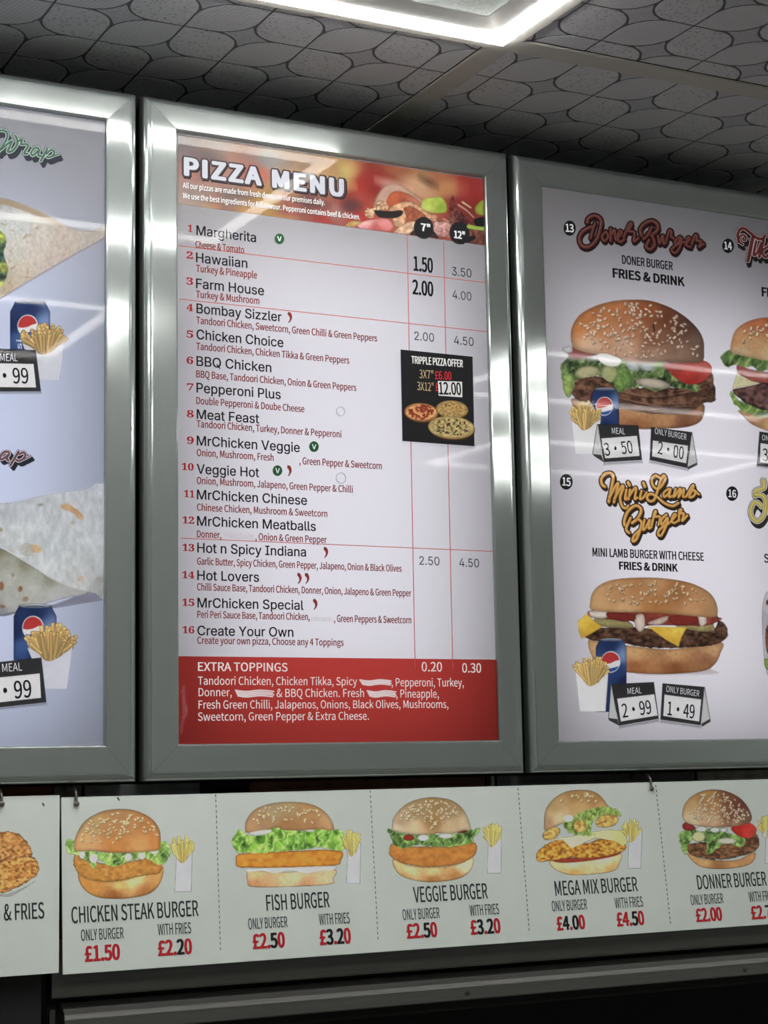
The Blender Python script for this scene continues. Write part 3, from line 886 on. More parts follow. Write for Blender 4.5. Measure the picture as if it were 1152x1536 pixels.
# ------------------------------------------------------------------ pizza menu lettering
def tp(*a, **k): T(POSTER, pizza_sheet, PO, *a, **k)
BLK = (22, 21, 24); BRN = (122, 48, 44); RED = (150, 34, 40)
ITEMS = [('1', 'Margherita', 294.5, 352.5, 384, 'Cheese & Tomato', 293, 371.4, 366.3, 281.7, 288.6, 347.5),
 ('2', 'Hawaiian', 293.9, 393.3, 371, 'Turkey & Pineapple', 294, 407.6, 385.4, 279.5, 289.5, 387.5),
 ('3', 'Farm House', 293.9, 432.2, 396, 'Turkey & Mushroom', 294, 446.4, 388.9, 279.5, 289.5, 426.5),
 ('4', 'Bombay Sizzler', 294.6, 469.6, 422.3, 'Tandoori Chicken, Sweetcorn, Green Chilli & Green Peppers', 294.3, 485.4, 565.5, 279.8, 289.7, 466.2),
 ('5', 'Chicken Choice', 294.6, 508.6, 425, 'Tandoori Chicken, Chicken Tikka & Green Peppers', 294.3, 524.4, 523.9, 279.8, 289.7, 506),
 ('6', 'BBQ Chicken', 294.6, 548.6, 407, 'BBQ Base, Tandoori Chicken, Onion & Green Peppers', 294.3, 566, 534.4, 279.8, 289.7, 545.3),
 ('7', 'Pepperoni Plus', 294.6, 588.6, 421, 'Double Pepperoni & Doube Cheese', 294.3, 605.9, 456.6, 280.3, 290.3, 585.4),
 ('8', 'Meat Feast', 295, 628.3, 388.6, 'Tandoori Chicken, Turkey, Donner & Pepperoni', 294.8, 640.8, 512, 280.3, 290.5, 625.7),
 ('9', 'MrChicken Veggie', 295, 668, 449.7, 'Onion, Mushroom, Fresh', 295, 684, 410.4, 280.3, 290.5, 665.4),
 ('10', 'Veggie Hot', 295, 710.4, 388.6, 'Onion, Mushroom, Jalapeno, Green Pepper & Chilli', 295, 725.8, 529.2, 272.5, 290.3, 704.9),
 ('11', 'MrChicken Chinese', 295.3, 748.9, 460.5, 'Chinese Chicken, Mushroom & Sweetcorn', 295.3, 765.9, 490.9, 276, 291.5, 745.6),
 ('12', 'MrChicken Meatballs', 295.5, 788.5, 473.7, 'Donner,', 295.3, 806.1, 331.9, 273.6, 291.3, 785),
 ('13', 'Hot n Spicy Indiana', 295.8, 828.7, 459, 'Garlic Butter, Spicy Chicken, Green Pepper, Jalapeno, Onion & Black Olives', 295.6, 846.9, 602.4, 273.6, 291.3, 826.3),
 ('14', 'Hot Lovers', 295.8, 870, 388.6, 'Chilli Sauce Base, Tandoori Chicken, Donner, Onion, Jalapeno & Green Pepper', 295.6, 885.5, 616.9, 273.2, 291.3, 867.3),
 ('15', 'MrChicken Special', 296, 911.2, 455.3, 'Peri Peri Sauce Base, Tandoori Chicken,', 295.8, 926.7, 464.5, 273.2, 291.3, 908.5),
 ('16', 'Create Your Own', 296, 953, 440, 'Create your own pizza, Choose any 4 Toppings', 295.8, 965.6, 515.3, 273.6, 291.3, 949.8)]
for (no, nm, x0, y0, x1, sub, a0, b0, a1, n0, n1, ny) in ITEMS:
    tp('dish_number', no, n0, ny, n1, 10.8, RED, 'serif', 0.012, label='red dish number ' + no)
    brand = nm.startswith('Mr')
    tp('dish_name', nm, x0, y0, x1, 14.6, BLK, 'inter', 0.016, label='black dish name' + ('' if brand else ' reading ' + nm))
    tp('dish_description', sub, a0, b0, a1, 10.6, BRN, 'sans', 0.020, label='small brown list of toppings')
tp('dish_description', ', Green Pepper & Sweetcorn', 448.7, 696.2, 572.7, 10.6, BRN, 'sans', 0.020)
tp('dish_description', ', Onion & Green Pepper', 382.7, 810.2, 490.2, 10.6, BRN, 'sans', 0.020)
tp('dish_description', ', Green Peppers & Sweetcorn', 500.8, 932.8, 616.9, 10.6, BRN, 'sans', 0.020)
tp('faded_word', 'Meatballs', 337, 807.6, 381, 9.5, (196, 190, 196), 'sans', 0.03, label='word rubbed out to pale grey')
tp('faded_word', 'Peppers', 467, 931.5, 498, 8, (205, 203, 210), 'sans', 0.05)
for (t, x0, y0, x1, c, bold) in (('1.50', 620.3, 406, 649.5, 22, 0.028), ('2.00', 618.6, 441.3, 650, 22, 0.028)):
    tp('price_sticker', t, x0, y0, x1, c, (16, 16, 18), 'sans', bold, label='bold stuck-on price ' + t)
for (t, x0, y0, x1) in (('3.50', 678, 412.8, 707), ('4.00', 678.7, 447.8, 707), ('2.00', 621.5, 509.8, 651), ('4.50', 681, 516.2, 710.3), ('2.50', 629, 846.9, 659), ('4.50', 689, 849.9, 718.5)):
    tp('price_figure', t, x0, y0, x1, 12.6, (42, 40, 44), 'inter', 0.0, label='price ' + t)
tp('price_figure', '0.20', 632.4, 1007, 663, 14, (236, 226, 226), 'sans', 0.012, label='white price 0.20')
tp('price_figure', '0.30', 693.2, 1008.8, 721.7, 14, (236, 226, 226), 'sans', 0.012, label='white price 0.30')
PINK = (240, 226, 226)
tp('toppings_heading', 'EXTRA TOPPINGS', 296.8, 1006.4, 431.4, 13.2, PINK, 'sans', 0.022)
for (t, x0, y0, x1) in (('Tandoori Chicken, Chicken Tikka, Spicy', 296.8, 1027.2, 535.5), (', Pepperoni, Turkey,', 587, 1029.6, 695.5), ('Donner,', 297.7, 1044.4, 347.5),
                        ('& BBQ Chicken. Fresh', 414.7, 1045.6, 546), (', Pineapple,', 594, 1046.6, 658.2),
                        ('Fresh Green Chilli, Jalapenos, Onions, Black Olives, Mushrooms,', 297.7, 1063.1, 672.5), ('Sweetcorn, Green Pepper & Extra Cheese.', 296.8, 1081.2, 553.2)):
    tp('toppings_line', t, x0, y0, x1, 12.4, PINK, 'sans', 0.008)
# heading with its dark outline, and the two small lines
for dx, dy, g_, bb, kk, cc in ((1.6, 1.8, 3.2, 0.13, 6, (44, 38, 42)), (0, 0, 3.0, 0.13, 6.6, (70, 62, 66)), (0, 0, 0, 0.075, 7.4, (182, 185, 194))):
    tp('heading_shadow' if kk < 7 else 'heading', 'PIZZA MENU', 275.5 - g_ + dx, 263.3 + dy + g_ * .75, 516 + g_ + dx, 28 + g_ * 1.5, cc, 'sans', bb, kk, y1=296.0 + dy + g_ * .75, space=1.08)
for (t, x0, y0, x1, y1) in (('All our pizzas are made from fresh dough at our premises daily.', 274.2, 282, 487, 307.8), ('We use the best ingredients for full flavour. Pepperoni contains beef & chicken.', 274.2, 297.4, 540, 329.8)):
    tp('small_print', t, x0 + .7, y0 + .7, x1 + .7, 8.2, (60, 50, 52), 'sans', 0.02, 6.2, y1=y1 + .7)
    tp('small_print', t, x0, y0, x1, 8.2, (232, 228, 230), 'sans', 0.012, 7.2, y1=y1)

LINE = flat_ink((176, 92, 88), 'poster')
def hline(xa, ya, xb, w=1.1):
    yb = level(xa, ya, xb)
    poly_px(POSTER, 'ruled_line', [(xa, ya), (xb, yb), (xb, yb + w), (xa, ya + w)], LINE, pizza_sheet, PO, 2)
hline(268, 368, 731); hline(268.5, 448, 733); hline(271, 806.6, 741)
for (xa, ya, xb, yb) in ((610, 350, 622, 1003), (664.5, 362, 678.6, 1004)):
    poly_px(POSTER, 'ruled_line', [(xa, ya), (xa + 1.2, ya), (xb + 1.2, yb), (xb, yb)], LINE, pizza_sheet, PO, 2.4)
_ci = [0]
def disc(plane, name, cx, cy, rx, ry, col, parent, org, k, kind='poster', label=None, n=28):
    o = poly_px(plane, name, [(cx + rx * math.cos(2 * math.pi * i / n), cy + ry * math.sin(2 * math.pi * i / n)) for i in range(n)], flat_ink(col, kind), parent, org, k)
    if label: o['label'] = label
    return o
for (cx, cy) in ((419, 358.3), (470.8, 670), (416, 706)):
    disc(POSTER, 'vegetarian_badge', cx, cy, 7.2, 8, (42, 84, 56), pizza_sheet, PO, 4, label='round green badge with a white letter V')
    tp('badge_letter', 'V', cx - 3.2, cy + 3.4, cx + 3.4, 7.4, (225, 232, 226), 'sans', 0.03, 5, y1=cy + 4.0)
for (cx, cy) in ((435, 476), (434.3, 706), (489, 828.5), (449.3, 867.4), (460.8, 867.4), (473, 906.4)):
    p = Pic(cx, cy, 6.0, -30, -60, 30, 60, 0.5)
    p.stroke([(-6, -30), (4, -14), (7, 6), (2, 26), (-12, 46)], 32, (150, 44, 40), 8, round3d=0.3)
    p.ell(-12, -40, 8, 7, 0, (110, 60, 40)); p.stroke([(-12, -42), (-20, -52)], 6, (90, 70, 45), 3)
    p.build('chilli_symbol', POSTER, pizza_sheet, PO, 4, POSTER_REF, INK_POSTER, label='small red chilli')
# white correction strokes over the struck-out toppings
for (xa, ya, xb, yb) in ((539, 1019, 587, 1028), (352, 1034, 411, 1046), (550, 1035, 594, 1046)):
    p = Pic(xa, ya, 4.0, -10, -10, (xb - xa) * 4 + 10, (yb - ya) * 4 + 14, 0.6)
    w_, h_ = (xb - xa) * 4, (yb - ya) * 4
    for i in range(4):
        yy = h_ * (0.2 + 0.22 * i)
        p.stroke([(w_ * .02 + 5 * i, yy - 3), (w_ * .3, yy + 4), (w_ * .65, yy - 4), (w_ * (0.99 - .03 * (i % 2)), yy + 3)], 10, (228, 216, 218), 8)
    p.build('correction_mark', POSTER, pizza_sheet, PO, 5.5, POSTER_REF, INK_POSTER, label='white scribble hiding a struck-out topping')
# scuffs on the red band
p = Pic(270, 985, 4.0, 0, 0, 110, 500, 1.0)
for i, (x, y, rx, ry) in enumerate(((22, 260, 10, 60), (30, 330, 14, 40), (12, 410, 8, 50), (20, 190, 8, 26))):
    p.ell(x, y, rx, ry, 5 * i, (196, 120, 116), None, 0.28, soft=14, tex=(0.5, 14))
p.build('scuff', POSTER, pizza_sheet, PO, 3, POSTER_REF, INK_POSTER)

# ---- picture across the head of the pizza menu
p = Pic(260, 190, 2.304, 10, 0, 1092, 430, 1.0)
F_ = [(40, 60, (118, 106, 106)), (150, 60, (132, 116, 106)), (230, 110, (150, 112, 98)), (270, 150, (172, 92, 78)), (80, 150, (150, 98, 88)), (60, 230, (136, 116, 112)), (60, 260, (150, 132, 118)),
      (200, 250, (126, 106, 100)), (330, 110, (150, 142, 132)), (420, 190, (172, 134, 92)), (450, 120, (150, 122, 96)), (520, 170, (176, 136, 86)), (600, 160, (176, 156, 86)), (650, 200, (160, 44, 40)),
      (600, 250, (142, 52, 50)), (690, 160, (142, 50, 42)), (700, 215, (126, 36, 38)), (760, 170, (150, 84, 56)), (850, 190, (172, 126, 80)), (950, 200, (176, 112, 72)), (1000, 190, (160, 54, 46)),
      (1050, 210, (150, 44, 42)), (1060, 260, (142, 38, 38)), (330, 262, (156, 126, 62)), (250, 308, (166, 122, 62)), (400, 290, (142, 76, 68)), (560, 300, (140, 96, 88)), (640, 325, (160, 46, 44)),
      (520, 330, (156, 50, 48)), (980, 260, (136, 44, 44)), (900, 225, (158, 96, 62)), (160, 320, (150, 70, 60)), (470, 250, (112, 70, 66)), (740, 250, (176, 96, 56)), (1030, 330, (120, 50, 44))]
C_ = [(x, y, c) for x, y, c in F_]
p.poly([(16, 26), (1086, 184), (1086, 412), (16, 266.5)], C_, smooth=False, edge=None, tex=(0.10, 60))
for (x, y, rx, ry, r, c, al) in ((110, 110, 70, 24, 10, (96, 92, 98), .6), (330, 120, 80, 22, 12, (120, 124, 128), .5), (300, 165, 34, 18, 0, (188, 86, 72), .6), (560, 200, 70, 20, 5, (190, 160, 90), .5),
                                 (700, 190, 60, 40, 0, (150, 40, 38), .6), (850, 215, 70, 28, 30, (196, 160, 128), .55), (770, 235, 40, 34, 0, (184, 96, 50), .7), (760, 205, 60, 16, 20, (200, 176, 156), .6),
                                 (615, 275, 34, 22, 0, (60, 52, 56), .6), (955, 215, 60, 26, 0, (188, 140, 84), .5), (1010, 215, 30, 40, 0, (160, 44, 44), .5), (880, 190, 30, 10, 30, (60, 46, 44), .6),
                                 (230, 235, 50, 14, 10, (70, 60, 62), .45), (480, 265, 60, 14, 10, (66, 50, 54), .5), (130, 285, 30, 12, 0, (190, 176, 96), .5), (380, 320, 50, 14, 5, (178, 140, 70), .6)):
    p.ell(x, y, rx, ry, r, c, None, al, soft=22)
q = lambda X, Y: (X * 0.48 + 552.96, Y * 0.48 + 184.32)     # from the closer look at the right end
def QP(l): return [q(*a) for a in l]
p.poly(QP([(290, 190), (350, 60), (440, 25), (520, 60), (640, 150), (640, 200), (520, 150), (440, 140), (380, 180)]), (176, 140, 122), edge=(0.8, 10), soft=9)
p.poly(QP([(380, 190), (400, 110), (460, 80), (560, 110), (640, 180), (560, 190), (440, 200)]), [(*q(440, 130), (184, 88, 52)), (*q(600, 160), (176, 110, 84)), (*q(500, 190), (150, 60, 44))], edge=(0.85, 8), soft=4)
p.poly(QP([(730, 300), (860, 310), (1000, 330), (1080, 300), (1080, 470), (960, 440), (800, 410), (720, 400)]), [(*q(760, 340), (198, 150, 140)), (*q(850, 380), (182, 120, 116)), (*q(1040, 430), (110, 60, 50))], tex=(0.5, 9))
p.meat(QP([(225, 240), (240, 205), (290, 200), (310, 160), (350, 145), (400, 200), (350, 220), (300, 230), (290, 270), (240, 270)]), (186, 150, 110), (222, 196, 160), (110, 62, 48), 6, (2, 6), (0.8, 5))
p.poly(QP([(400, 210), (460, 170), (540, 155), (620, 190), (700, 250), (740, 280), (730, 300), (680, 280), (600, 220), (540, 190), (520, 290), (500, 340), (440, 330), (420, 250)]), (196, 150, 112), edge=(0.7, 6), tex=(0.3, 10))
p.poly(QP([(510, 200), (590, 205), (660, 255), (640, 290), (560, 290), (520, 250)]), (160, 84, 58), edge=(0.8, 6), tex=(0.3, 10))
p.poly(QP([(298, 218), (400, 225), (495, 220), (490, 255), (440, 275), (340, 270), (308, 250)]), (42, 38, 40), edge=(0.8, 4))
p.poly(QP([(180, 320), (250, 290), (380, 280), (430, 330), (400, 365), (300, 362), (190, 345)]), [(*q(250, 300), (220, 178, 176)), (*q(350, 300), (206, 130, 128)), (*q(300, 345), (172, 58, 58))], edge=(0.85, 6))
p.poly(QP([(90, 325), (130, 295), (200, 300), (160, 335), (100, 340)]), (196, 160, 92), tex=(0.2, 8))
p.poly(QP([(440, 370), (520, 310), (600, 300), (610, 350), (540, 390), (460, 385)]), (206, 166, 134), tex=(0.3, 10), edge=(0.7, 6))
p.poly(QP([(630, 190), (650, 140), (720, 125), (780, 125), (815, 180), (810, 230), (760, 240), (700, 235), (650, 215)]), [(*q(700, 160), (160, 178, 66)), (*q(780, 200), (138, 160, 52)), (*q(660, 210), (180, 190, 90))], edge=(0.85, 7))
p.poly(QP([(1020, 200), (1050, 160), (1085, 150), (1085, 250), (1030, 240)]), (150, 160, 50))
p.poly(QP([(830, 270), (840, 170), (860, 110), (880, 180), (920, 230), (970, 290), (1000, 320), (900, 330), (830, 310)]), [(*q(860, 200), (112, 52, 50)), (*q(900, 290), (78, 36, 38)), (*q(850, 290), (130, 80, 72))], tex=(0.6, 7), edge=(0.7, 6))
p.stroke(QP([(900, 180), (960, 220), (1010, 270)]), 6, (176, 140, 120), 3); p.stroke(QP([(930, 160), (990, 200)]), 7, (190, 170, 130), 4)
p.stroke(QP([(790, 280), (830, 300)]), 4, (190, 150, 130)); p.ell(*q(722, 268), 12, 9, 0, (196, 140, 110))
p.poly(QP([(1010, 290), (1050, 270), (1085, 275), (1085, 330), (1030, 330)]), (34, 34, 36))
p.meat(QP([(680, 340), (760, 420), (700, 410), (560, 395), (580, 360)]), (60, 46, 44), (90, 70, 60), (30, 26, 28), 8, (2, 8))
p.ell(*q(650, 345), 34, 38, -10, (38, 38, 40), (0.9, 4)); p.ell(*q(908, 382), 35, 39, -10, (38, 38, 40), (0.9, 4))
p.meat(QP([(900, 440), (1010, 400), (1018, 425), (960, 455), (920, 462)]), (38, 38, 40), (44, 42, 44), (30, 30, 32), 8, (1, 8))
p.stroke(QP([(975, 335), (1020, 345), (1080, 352)]), 15, (142, 168, 60), 13, round3d=.2)
# trim the overlap below the level lower edge of the picture
low = 266.5 + (p.X - 16) * (412 - 266.5) / 1070
inside = np.clip((low - p.Y) / p.px + 0.5, 0, 1)
keepb = np.minimum(np.hypot(p.X - q(650, 345)[0], (p.Y - q(650, 345)[1]) * .9) < 36, p.Y < 396) | (np.hypot(p.X - q(908, 382)[0], (p.Y - q(908, 382)[1]) * .9) < 37)
p.a *= np.where(keepb, 1, inside)
p.build('pizza_picture', POSTER, pizza_sheet, PO, 3, POSTER_REF, INK_POSTER, label='photograph of pizza toppings across the head of the menu')
tp('size_mark', '7"', 631, 346.3, 645.5, 11.5, (228, 228, 230), 'sans', 0.05, 6)
tp('size_mark', '12"', 680.6, 357.2, 697.5, 11.5, (228, 228, 230), 'sans', 0.05, 6)

# ---- black offer sticker on the outside of the cover
SK = dict(parent=pizza_box, org=PO)
u_, v_ = STICK.uv(np.array([600.8, 708.8, 711.7, 603.6]), np.array([524.2, 535.0, 669.3, 661.5]))
stk = mesh_obj('offer_sticker', np.concatenate([STICK.P(u_, v_, 1.2), STICK.P(u_, v_, 0)]), [(0, 1, 2, 3), (7, 6, 5, 4), (0, 4, 5, 1), (1, 5, 6, 2), (2, 6, 7, 3), (3, 7, 4, 0)], flat_ink((36, 36, 39), 'sticker'), pizza_box, PO)
stk['label'] = 'square black triple pizza offer sticker'
def ts(*a, **k): T(STICK, stk, PO, *a, kind='sticker', **k)
ts('offer_heading', 'TRIPPLE PIZZA OFFER', 617, 545.2, 694.5, 11.5, (232, 232, 236), 'sans', 0.03, 3, y1=551.2)
ts('offer_line', '3X7"', 629, 567, 650, 12.5, (206, 180, 138), 'sans', 0.0, 3, y1=568.6)
ts('offer_line', '£6.00', 652.5, 568.8, 677.5, 12.5, (198, 48, 54), 'sans', 0.02, 3, y1=570.2)
ts('offer_line', '3X12"', 625.8, 585, 650.5, 12.5, (206, 180, 138), 'sans', 0.0, 3, y1=587)
ts('offer_line', '£', 653, 586.5, 658, 12.5, (180, 48, 54), 'sans', 0.02, 3)
wl = poly_px(STICK, 'price_patch', [(656.6, 571.5), (693, 572.6), (693.4, 596), (657.8, 593.6)], flat_ink((226, 226, 230), 'sticker'), stk, PO, 3.6)
ts('patch_price', '12.00', 658.6, 591.6, 692, 18.5, (18, 18, 20), 'sans', 0.022, 5, y1=592.6)
p = Pic(560, 480, 3.659, 155, 430, 560, 670, 0.6)
def pizza(cx, cy, rx, ry, crust, top, dark, spots, seed):
    p.ell(cx + 2, cy + 8, rx, ry, 4, (120, 78, 40), (0.7, 10))
    p.ell(cx, cy, rx, ry, 4, crust, (0.75, 12), tex=(0.15, 20))
    r = np.random.default_rng(seed)
    a = np.linspace(0, 2 * math.pi, 24, endpoint=False)
    p.meat([(cx + (rx - 8) * math.cos(t), cy + (ry - 6) * math.sin(t) * 0.96) for t in a], top, tuple(min(255, c * 1.15) for c in top), dark, 11, (1.5, 12), (0.85, 6))
    for _ in range(spots[0]):
        t = r.uniform(0, 6.28); d = math.sqrt(r.uniform(0, .8))
        p.ell(cx + rx * .86 * d * math.cos(t), cy + ry * .84 * d * math.sin(t), spots[1] * r.uniform(.8, 1.2), spots[1] * .55, r.uniform(0, 180), spots[2 + int(r.integers(0, len(spots) - 2))], (0.8, 3))
pizza(432, 490, 88, 48, (196, 158, 92), (190, 150, 86), (150, 110, 60), (34, 5, (150, 96, 56), (214, 184, 120), (120, 110, 60)), 3)
pizza(262, 506, 92, 50, (206, 130, 78), (222, 160, 96), (214, 130, 70), (46, 10, (176, 66, 44), (160, 56, 40)), 4)
pizza(428, 590, 128, 62, (204, 168, 98), (190, 166, 104), (146, 120, 66), (60, 8, (120, 70, 62), (96, 112, 56), (210, 196, 140), (90, 60, 60)), 5)
p.build('pizza_trio_picture', STICK, stk, PO, 2.4, POSTER_REF, INK_STICKER, label='three round pizzas on black')
# two clear stick-on dots, seen by their raised rims
M_DOT = plain('clear_dot', (206, 206, 214), 0.2, spec=0.6)
def clear_dot(px, py, r):
    u, v = STICK.uv(px, py); R = r / 1050.0; n = 32
    prof = [(1.0, -1.0e-3), (1.0, .0005), (.95, .0009), (.90, .0007), (.885, -1.0e-3)]
    V = [tuple(STICK.P(np.array(u + R * q_ * math.cos(2 * math.pi * i / n)), np.array(v + R * q_ * math.sin(2 * math.pi * i / n))) + STICK.N * h) for i in range(n) for q_, h in prof]
    k = len(prof); F = [(i * k + j, ((i + 1) % n) * k + j, ((i + 1) % n) * k + (j + 1) % k, i * k + (j + 1) % k) for i in range(n) for j in range(k)]
    return mesh_obj('clear_dot', V, F, M_DOT, pizza_box, PO, smooth=True)
clear_dot(511, 617, 8.2); clear_dot(511.5, 717, 9.5)

# ================================================================== BURGER MEALS POSTER
def tr(*a, **k): T(POSTER, right_sheet, RO, *a, **k)
tr('meal_line', 'DONER BURGER', 933, 395.6, 1009.3, 13, BLK, 'sans', 0.028, label='DONER BURGER')
tr('meal_line', 'FRIES & DRINK', 919, 416.2, 1027, 14.2, BLK, 'sans', 0.052)
tr('meal_line', 'MINI LAMB BURGER WITH CHEESE', 888.7, 834.4, 1055.8, 13, BLK, 'sans', 0.028)
tr('meal_line', 'FRIES & DRINK', 928.5, 854.4, 1016.7, 12.2, BLK, 'sans', 0.052)
tr('meal_line', 'FRIES & DRINK', 1142.6, 444.6, 1240, 14, BLK, 'sans', 0.052)
tr('meal_line', 'S', 1146.2, 843.8, 1153.5, 13, BLK, 'sans', 0.028)
for (t, cx, cy, r) in (('13', 854.4, 342.3, 9.6), ('14', 1092, 368.8, 9.2), ('15', 849.3, 722.7, 10), ('16', 1098, 740.5, 9.3)):
    disc(POSTER, 'number_badge', cx, cy, r * .96, r * 1.18, (30, 30, 32), right_sheet, RO, 4, label='black badge numbered ' + t)
    tr('badge_number', t, cx - r * .62, cy + r * .55, cx + r * .66, r * 1.25, (228, 228, 232), 'sans', 0.035, 5, y1=cy + r * .68)

GR = ((104, 132, 72), (158, 182, 110), (58, 80, 48))
# doner burger
p = Pic(800, 280, 3.2727, 130, 540, 910, 1205, 1.0)
p.poly([(190, 1040), (300, 1070), (440, 1085), (600, 1105), (720, 1108), (830, 1065), (836, 1120), (810, 1160), (740, 1182), (600, 1190), (470, 1186), (300, 1150), (215, 1110)],
       [(300, 1090, (178, 122, 74)), (500, 1110, (204, 152, 100)), (650, 1125, (196, 142, 92)), (500, 1165, (160, 98, 58)), (750, 1165, (138, 84, 56)), (810, 1110, (160, 104, 70))], edge=(0.7, 22))
p.meat([(186, 960), (300, 930), (420, 980), (600, 985), (760, 975), (850, 925), (880, 930), (896, 1040), (872, 1062), (838, 1060), (780, 1100), (700, 1116), (560, 1112), (440, 1082), (300, 1066), (200, 1035)],
       (104, 68, 52), (146, 100, 78), (52, 34, 28), 26, (7, 22))
for a_, b_, c_ in (((420, 1010), (600, 1040), (840, 1000)), ((300, 1000), (520, 1070), (760, 1070)), ((440, 1050), (600, 1085), (780, 1085)), ((700, 1010), (800, 990), (880, 960))):
    p.stroke([a_, b_, c_], 5, (66, 40, 32), 3, 0.8); p.stroke([(a_[0] + 4, a_[1] - 9), (b_[0], b_[1] - 10), (c_[0], c_[1] - 8)], 6, (152, 108, 84), 3, 0.5)
p.lettuce([(140, 858), (230, 835), (330, 850), (460, 850), (650, 868), (720, 930), (815, 975), (790, 1005), (690, 985), (600, 1000), (520, 985), (440, 1005), (400, 985), (310, 925), (210, 948), (190, 1020), (160, 1032), (145, 950)], GR, (8, 24))
p.poly([(145, 930), (190, 925), (190, 1000), (172, 1035), (150, 1000)], (150, 178, 90), tex=(0.2, 12), rag=(4, 12))
p.poly([(400, 900), (460, 890), (480, 950), (420, 1010), (395, 970)], (112, 148, 72), tex=(0.3, 10), rag=(3, 12))
for (x, y, rx, ry, r, c) in ((265, 912, 62, 32, -8, (172, 168, 124)), (372, 918, 42, 46, 20, (158, 164, 110)), (585, 965, 84, 24, 8, (188, 176, 158)), (490, 880, 34, 26, 20, (176, 186, 184)), (556, 884, 40, 22, 10, (170, 180, 180))):
    p.ell(x, y, rx, ry, r, c, (0.72, 10), tex=(0.12, 16)); p.ell(x - 4, y - 5, rx * .6, ry * .45, r, tuple(np.array(c) * 1.1), None, .6, soft=8)
p.meat([(240, 945), (330, 935), (400, 985), (380, 1005), (300, 965)], (104, 68, 50), (140, 96, 74), (54, 36, 28), 20, (4, 14))
p.poly([(172, 800), (230, 780), (310, 820), (230, 845), (178, 838)], (142, 52, 48))
p.poly([(142, 795), (185, 780), (190, 810), (160, 815)], (196, 200, 204), tex=None)
p.poly([(640, 872), (720, 858), (830, 852), (876, 888), (852, 942), (785, 972), (720, 955), (668, 910)], [(700, 880, (178, 52, 46)), (770, 900, (206, 62, 52)), (840, 900, (198, 76, 62)), (780, 955, (180, 44, 40))], edge=(0.82, 8))
p.poly([(184, 745), (190, 690), (225, 632), (290, 592), (370, 566), (450, 556), (560, 558), (660, 588), (740, 635), (800, 690), (832, 745), (838, 800), (830, 858), (770, 866), (640, 862), (520, 868), (430, 850), (350, 832), (250, 812), (198, 790)],
       [(230, 680, (198, 122, 62)), (300, 620, (188, 112, 58)), (400, 600, (190, 116, 62)), (560, 610, (160, 84, 44)), (650, 650, (120, 66, 44)), (740, 690, (96, 62, 50)), (810, 770, (120, 90, 76)), (480, 700, (186, 118, 76)),
        (330, 700, (200, 134, 82)), (280, 775, (214, 176, 146)), (450, 780, (206, 166, 138)), (600, 740, (140, 88, 62)), (600, 830, (176, 138, 112)), (740, 830, (150, 116, 96))], edge=(0.74, 34), tex=(0.08, 30))
p.seeds([(200, 740), (240, 640), (380, 572), (560, 565), (740, 645), (820, 760), (815, 850), (700, 800), (600, 850), (420, 840), (300, 790)], 190, 17, 5, (238, 208, 186), False)
p.poly([(310, 828), (360, 820), (432, 852), (404, 882), (345, 872)], (226, 226, 226), edge=(0.9, 6), tex=None)
p.stroke([(588, 680), (594, 708)], 7, (50, 34, 32))
p.build('burger_picture', POSTER, right_sheet, RO, 2, POSTER_REF, INK_POSTER, label='seeded doner burger with lettuce and tomato')
def fries_pic(kind, sheet, org, ox, oy, sc, k=4, plane=POSTER, ref=POSTER_REF, mat=None, step=0.8, **kw):
    x0 = min(kw['xl'], kw['bx0']) - 12; x1 = max(kw['xr'], kw['bx1'], kw['bt1']) + 12
    pp = Pic(ox, oy, sc, x0, kw['yt'] - 12, x1, kw['by'] + 10, step)
    pp.fries(**kw)
    return pp.build('fries_picture', plane, sheet, org, k, ref, mat or INK_POSTER, label=kind)
def can_pic(kind, sheet, org, ox, oy, sc, args, k=3):
    pp = Pic(ox, oy, sc, args[0] - 10, args[1] - 12, args[2] + 12, args[3] + 8, 0.8)
    pp.can(*args)
    return pp.build('drink_can_picture', POSTER, sheet, org, k, POSTER_REF, INK_POSTER, label=kind)
can_pic('blue drink can in front of the doner burger', right_sheet, RO, 800, 280, 3.2727, (282, 985, 420, 1172, 348, 1078, 46))
fries_pic('paper box of fries left of the doner burger', right_sheet, RO, 800, 280, 3.2727, xl=168, xr=340, yt=1036, yb=1196, bx0=206, bx1=312, bt0=184, bt1=330, by=1312, seed=2)
can_pic('blue drink can in front of the lamb burger', right_sheet, RO, 800, 690, 3.2677, (306, 872, 456, 1235, 378, 990, 52))
fries_pic('paper box of fries left of the lamb burger', right_sheet, RO, 800, 690, 3.2677, xl=190, xr=380, yt=940, yb=1108, bx0=228, bx1=352, bt0=206, bt1=366, by=1232, seed=3)
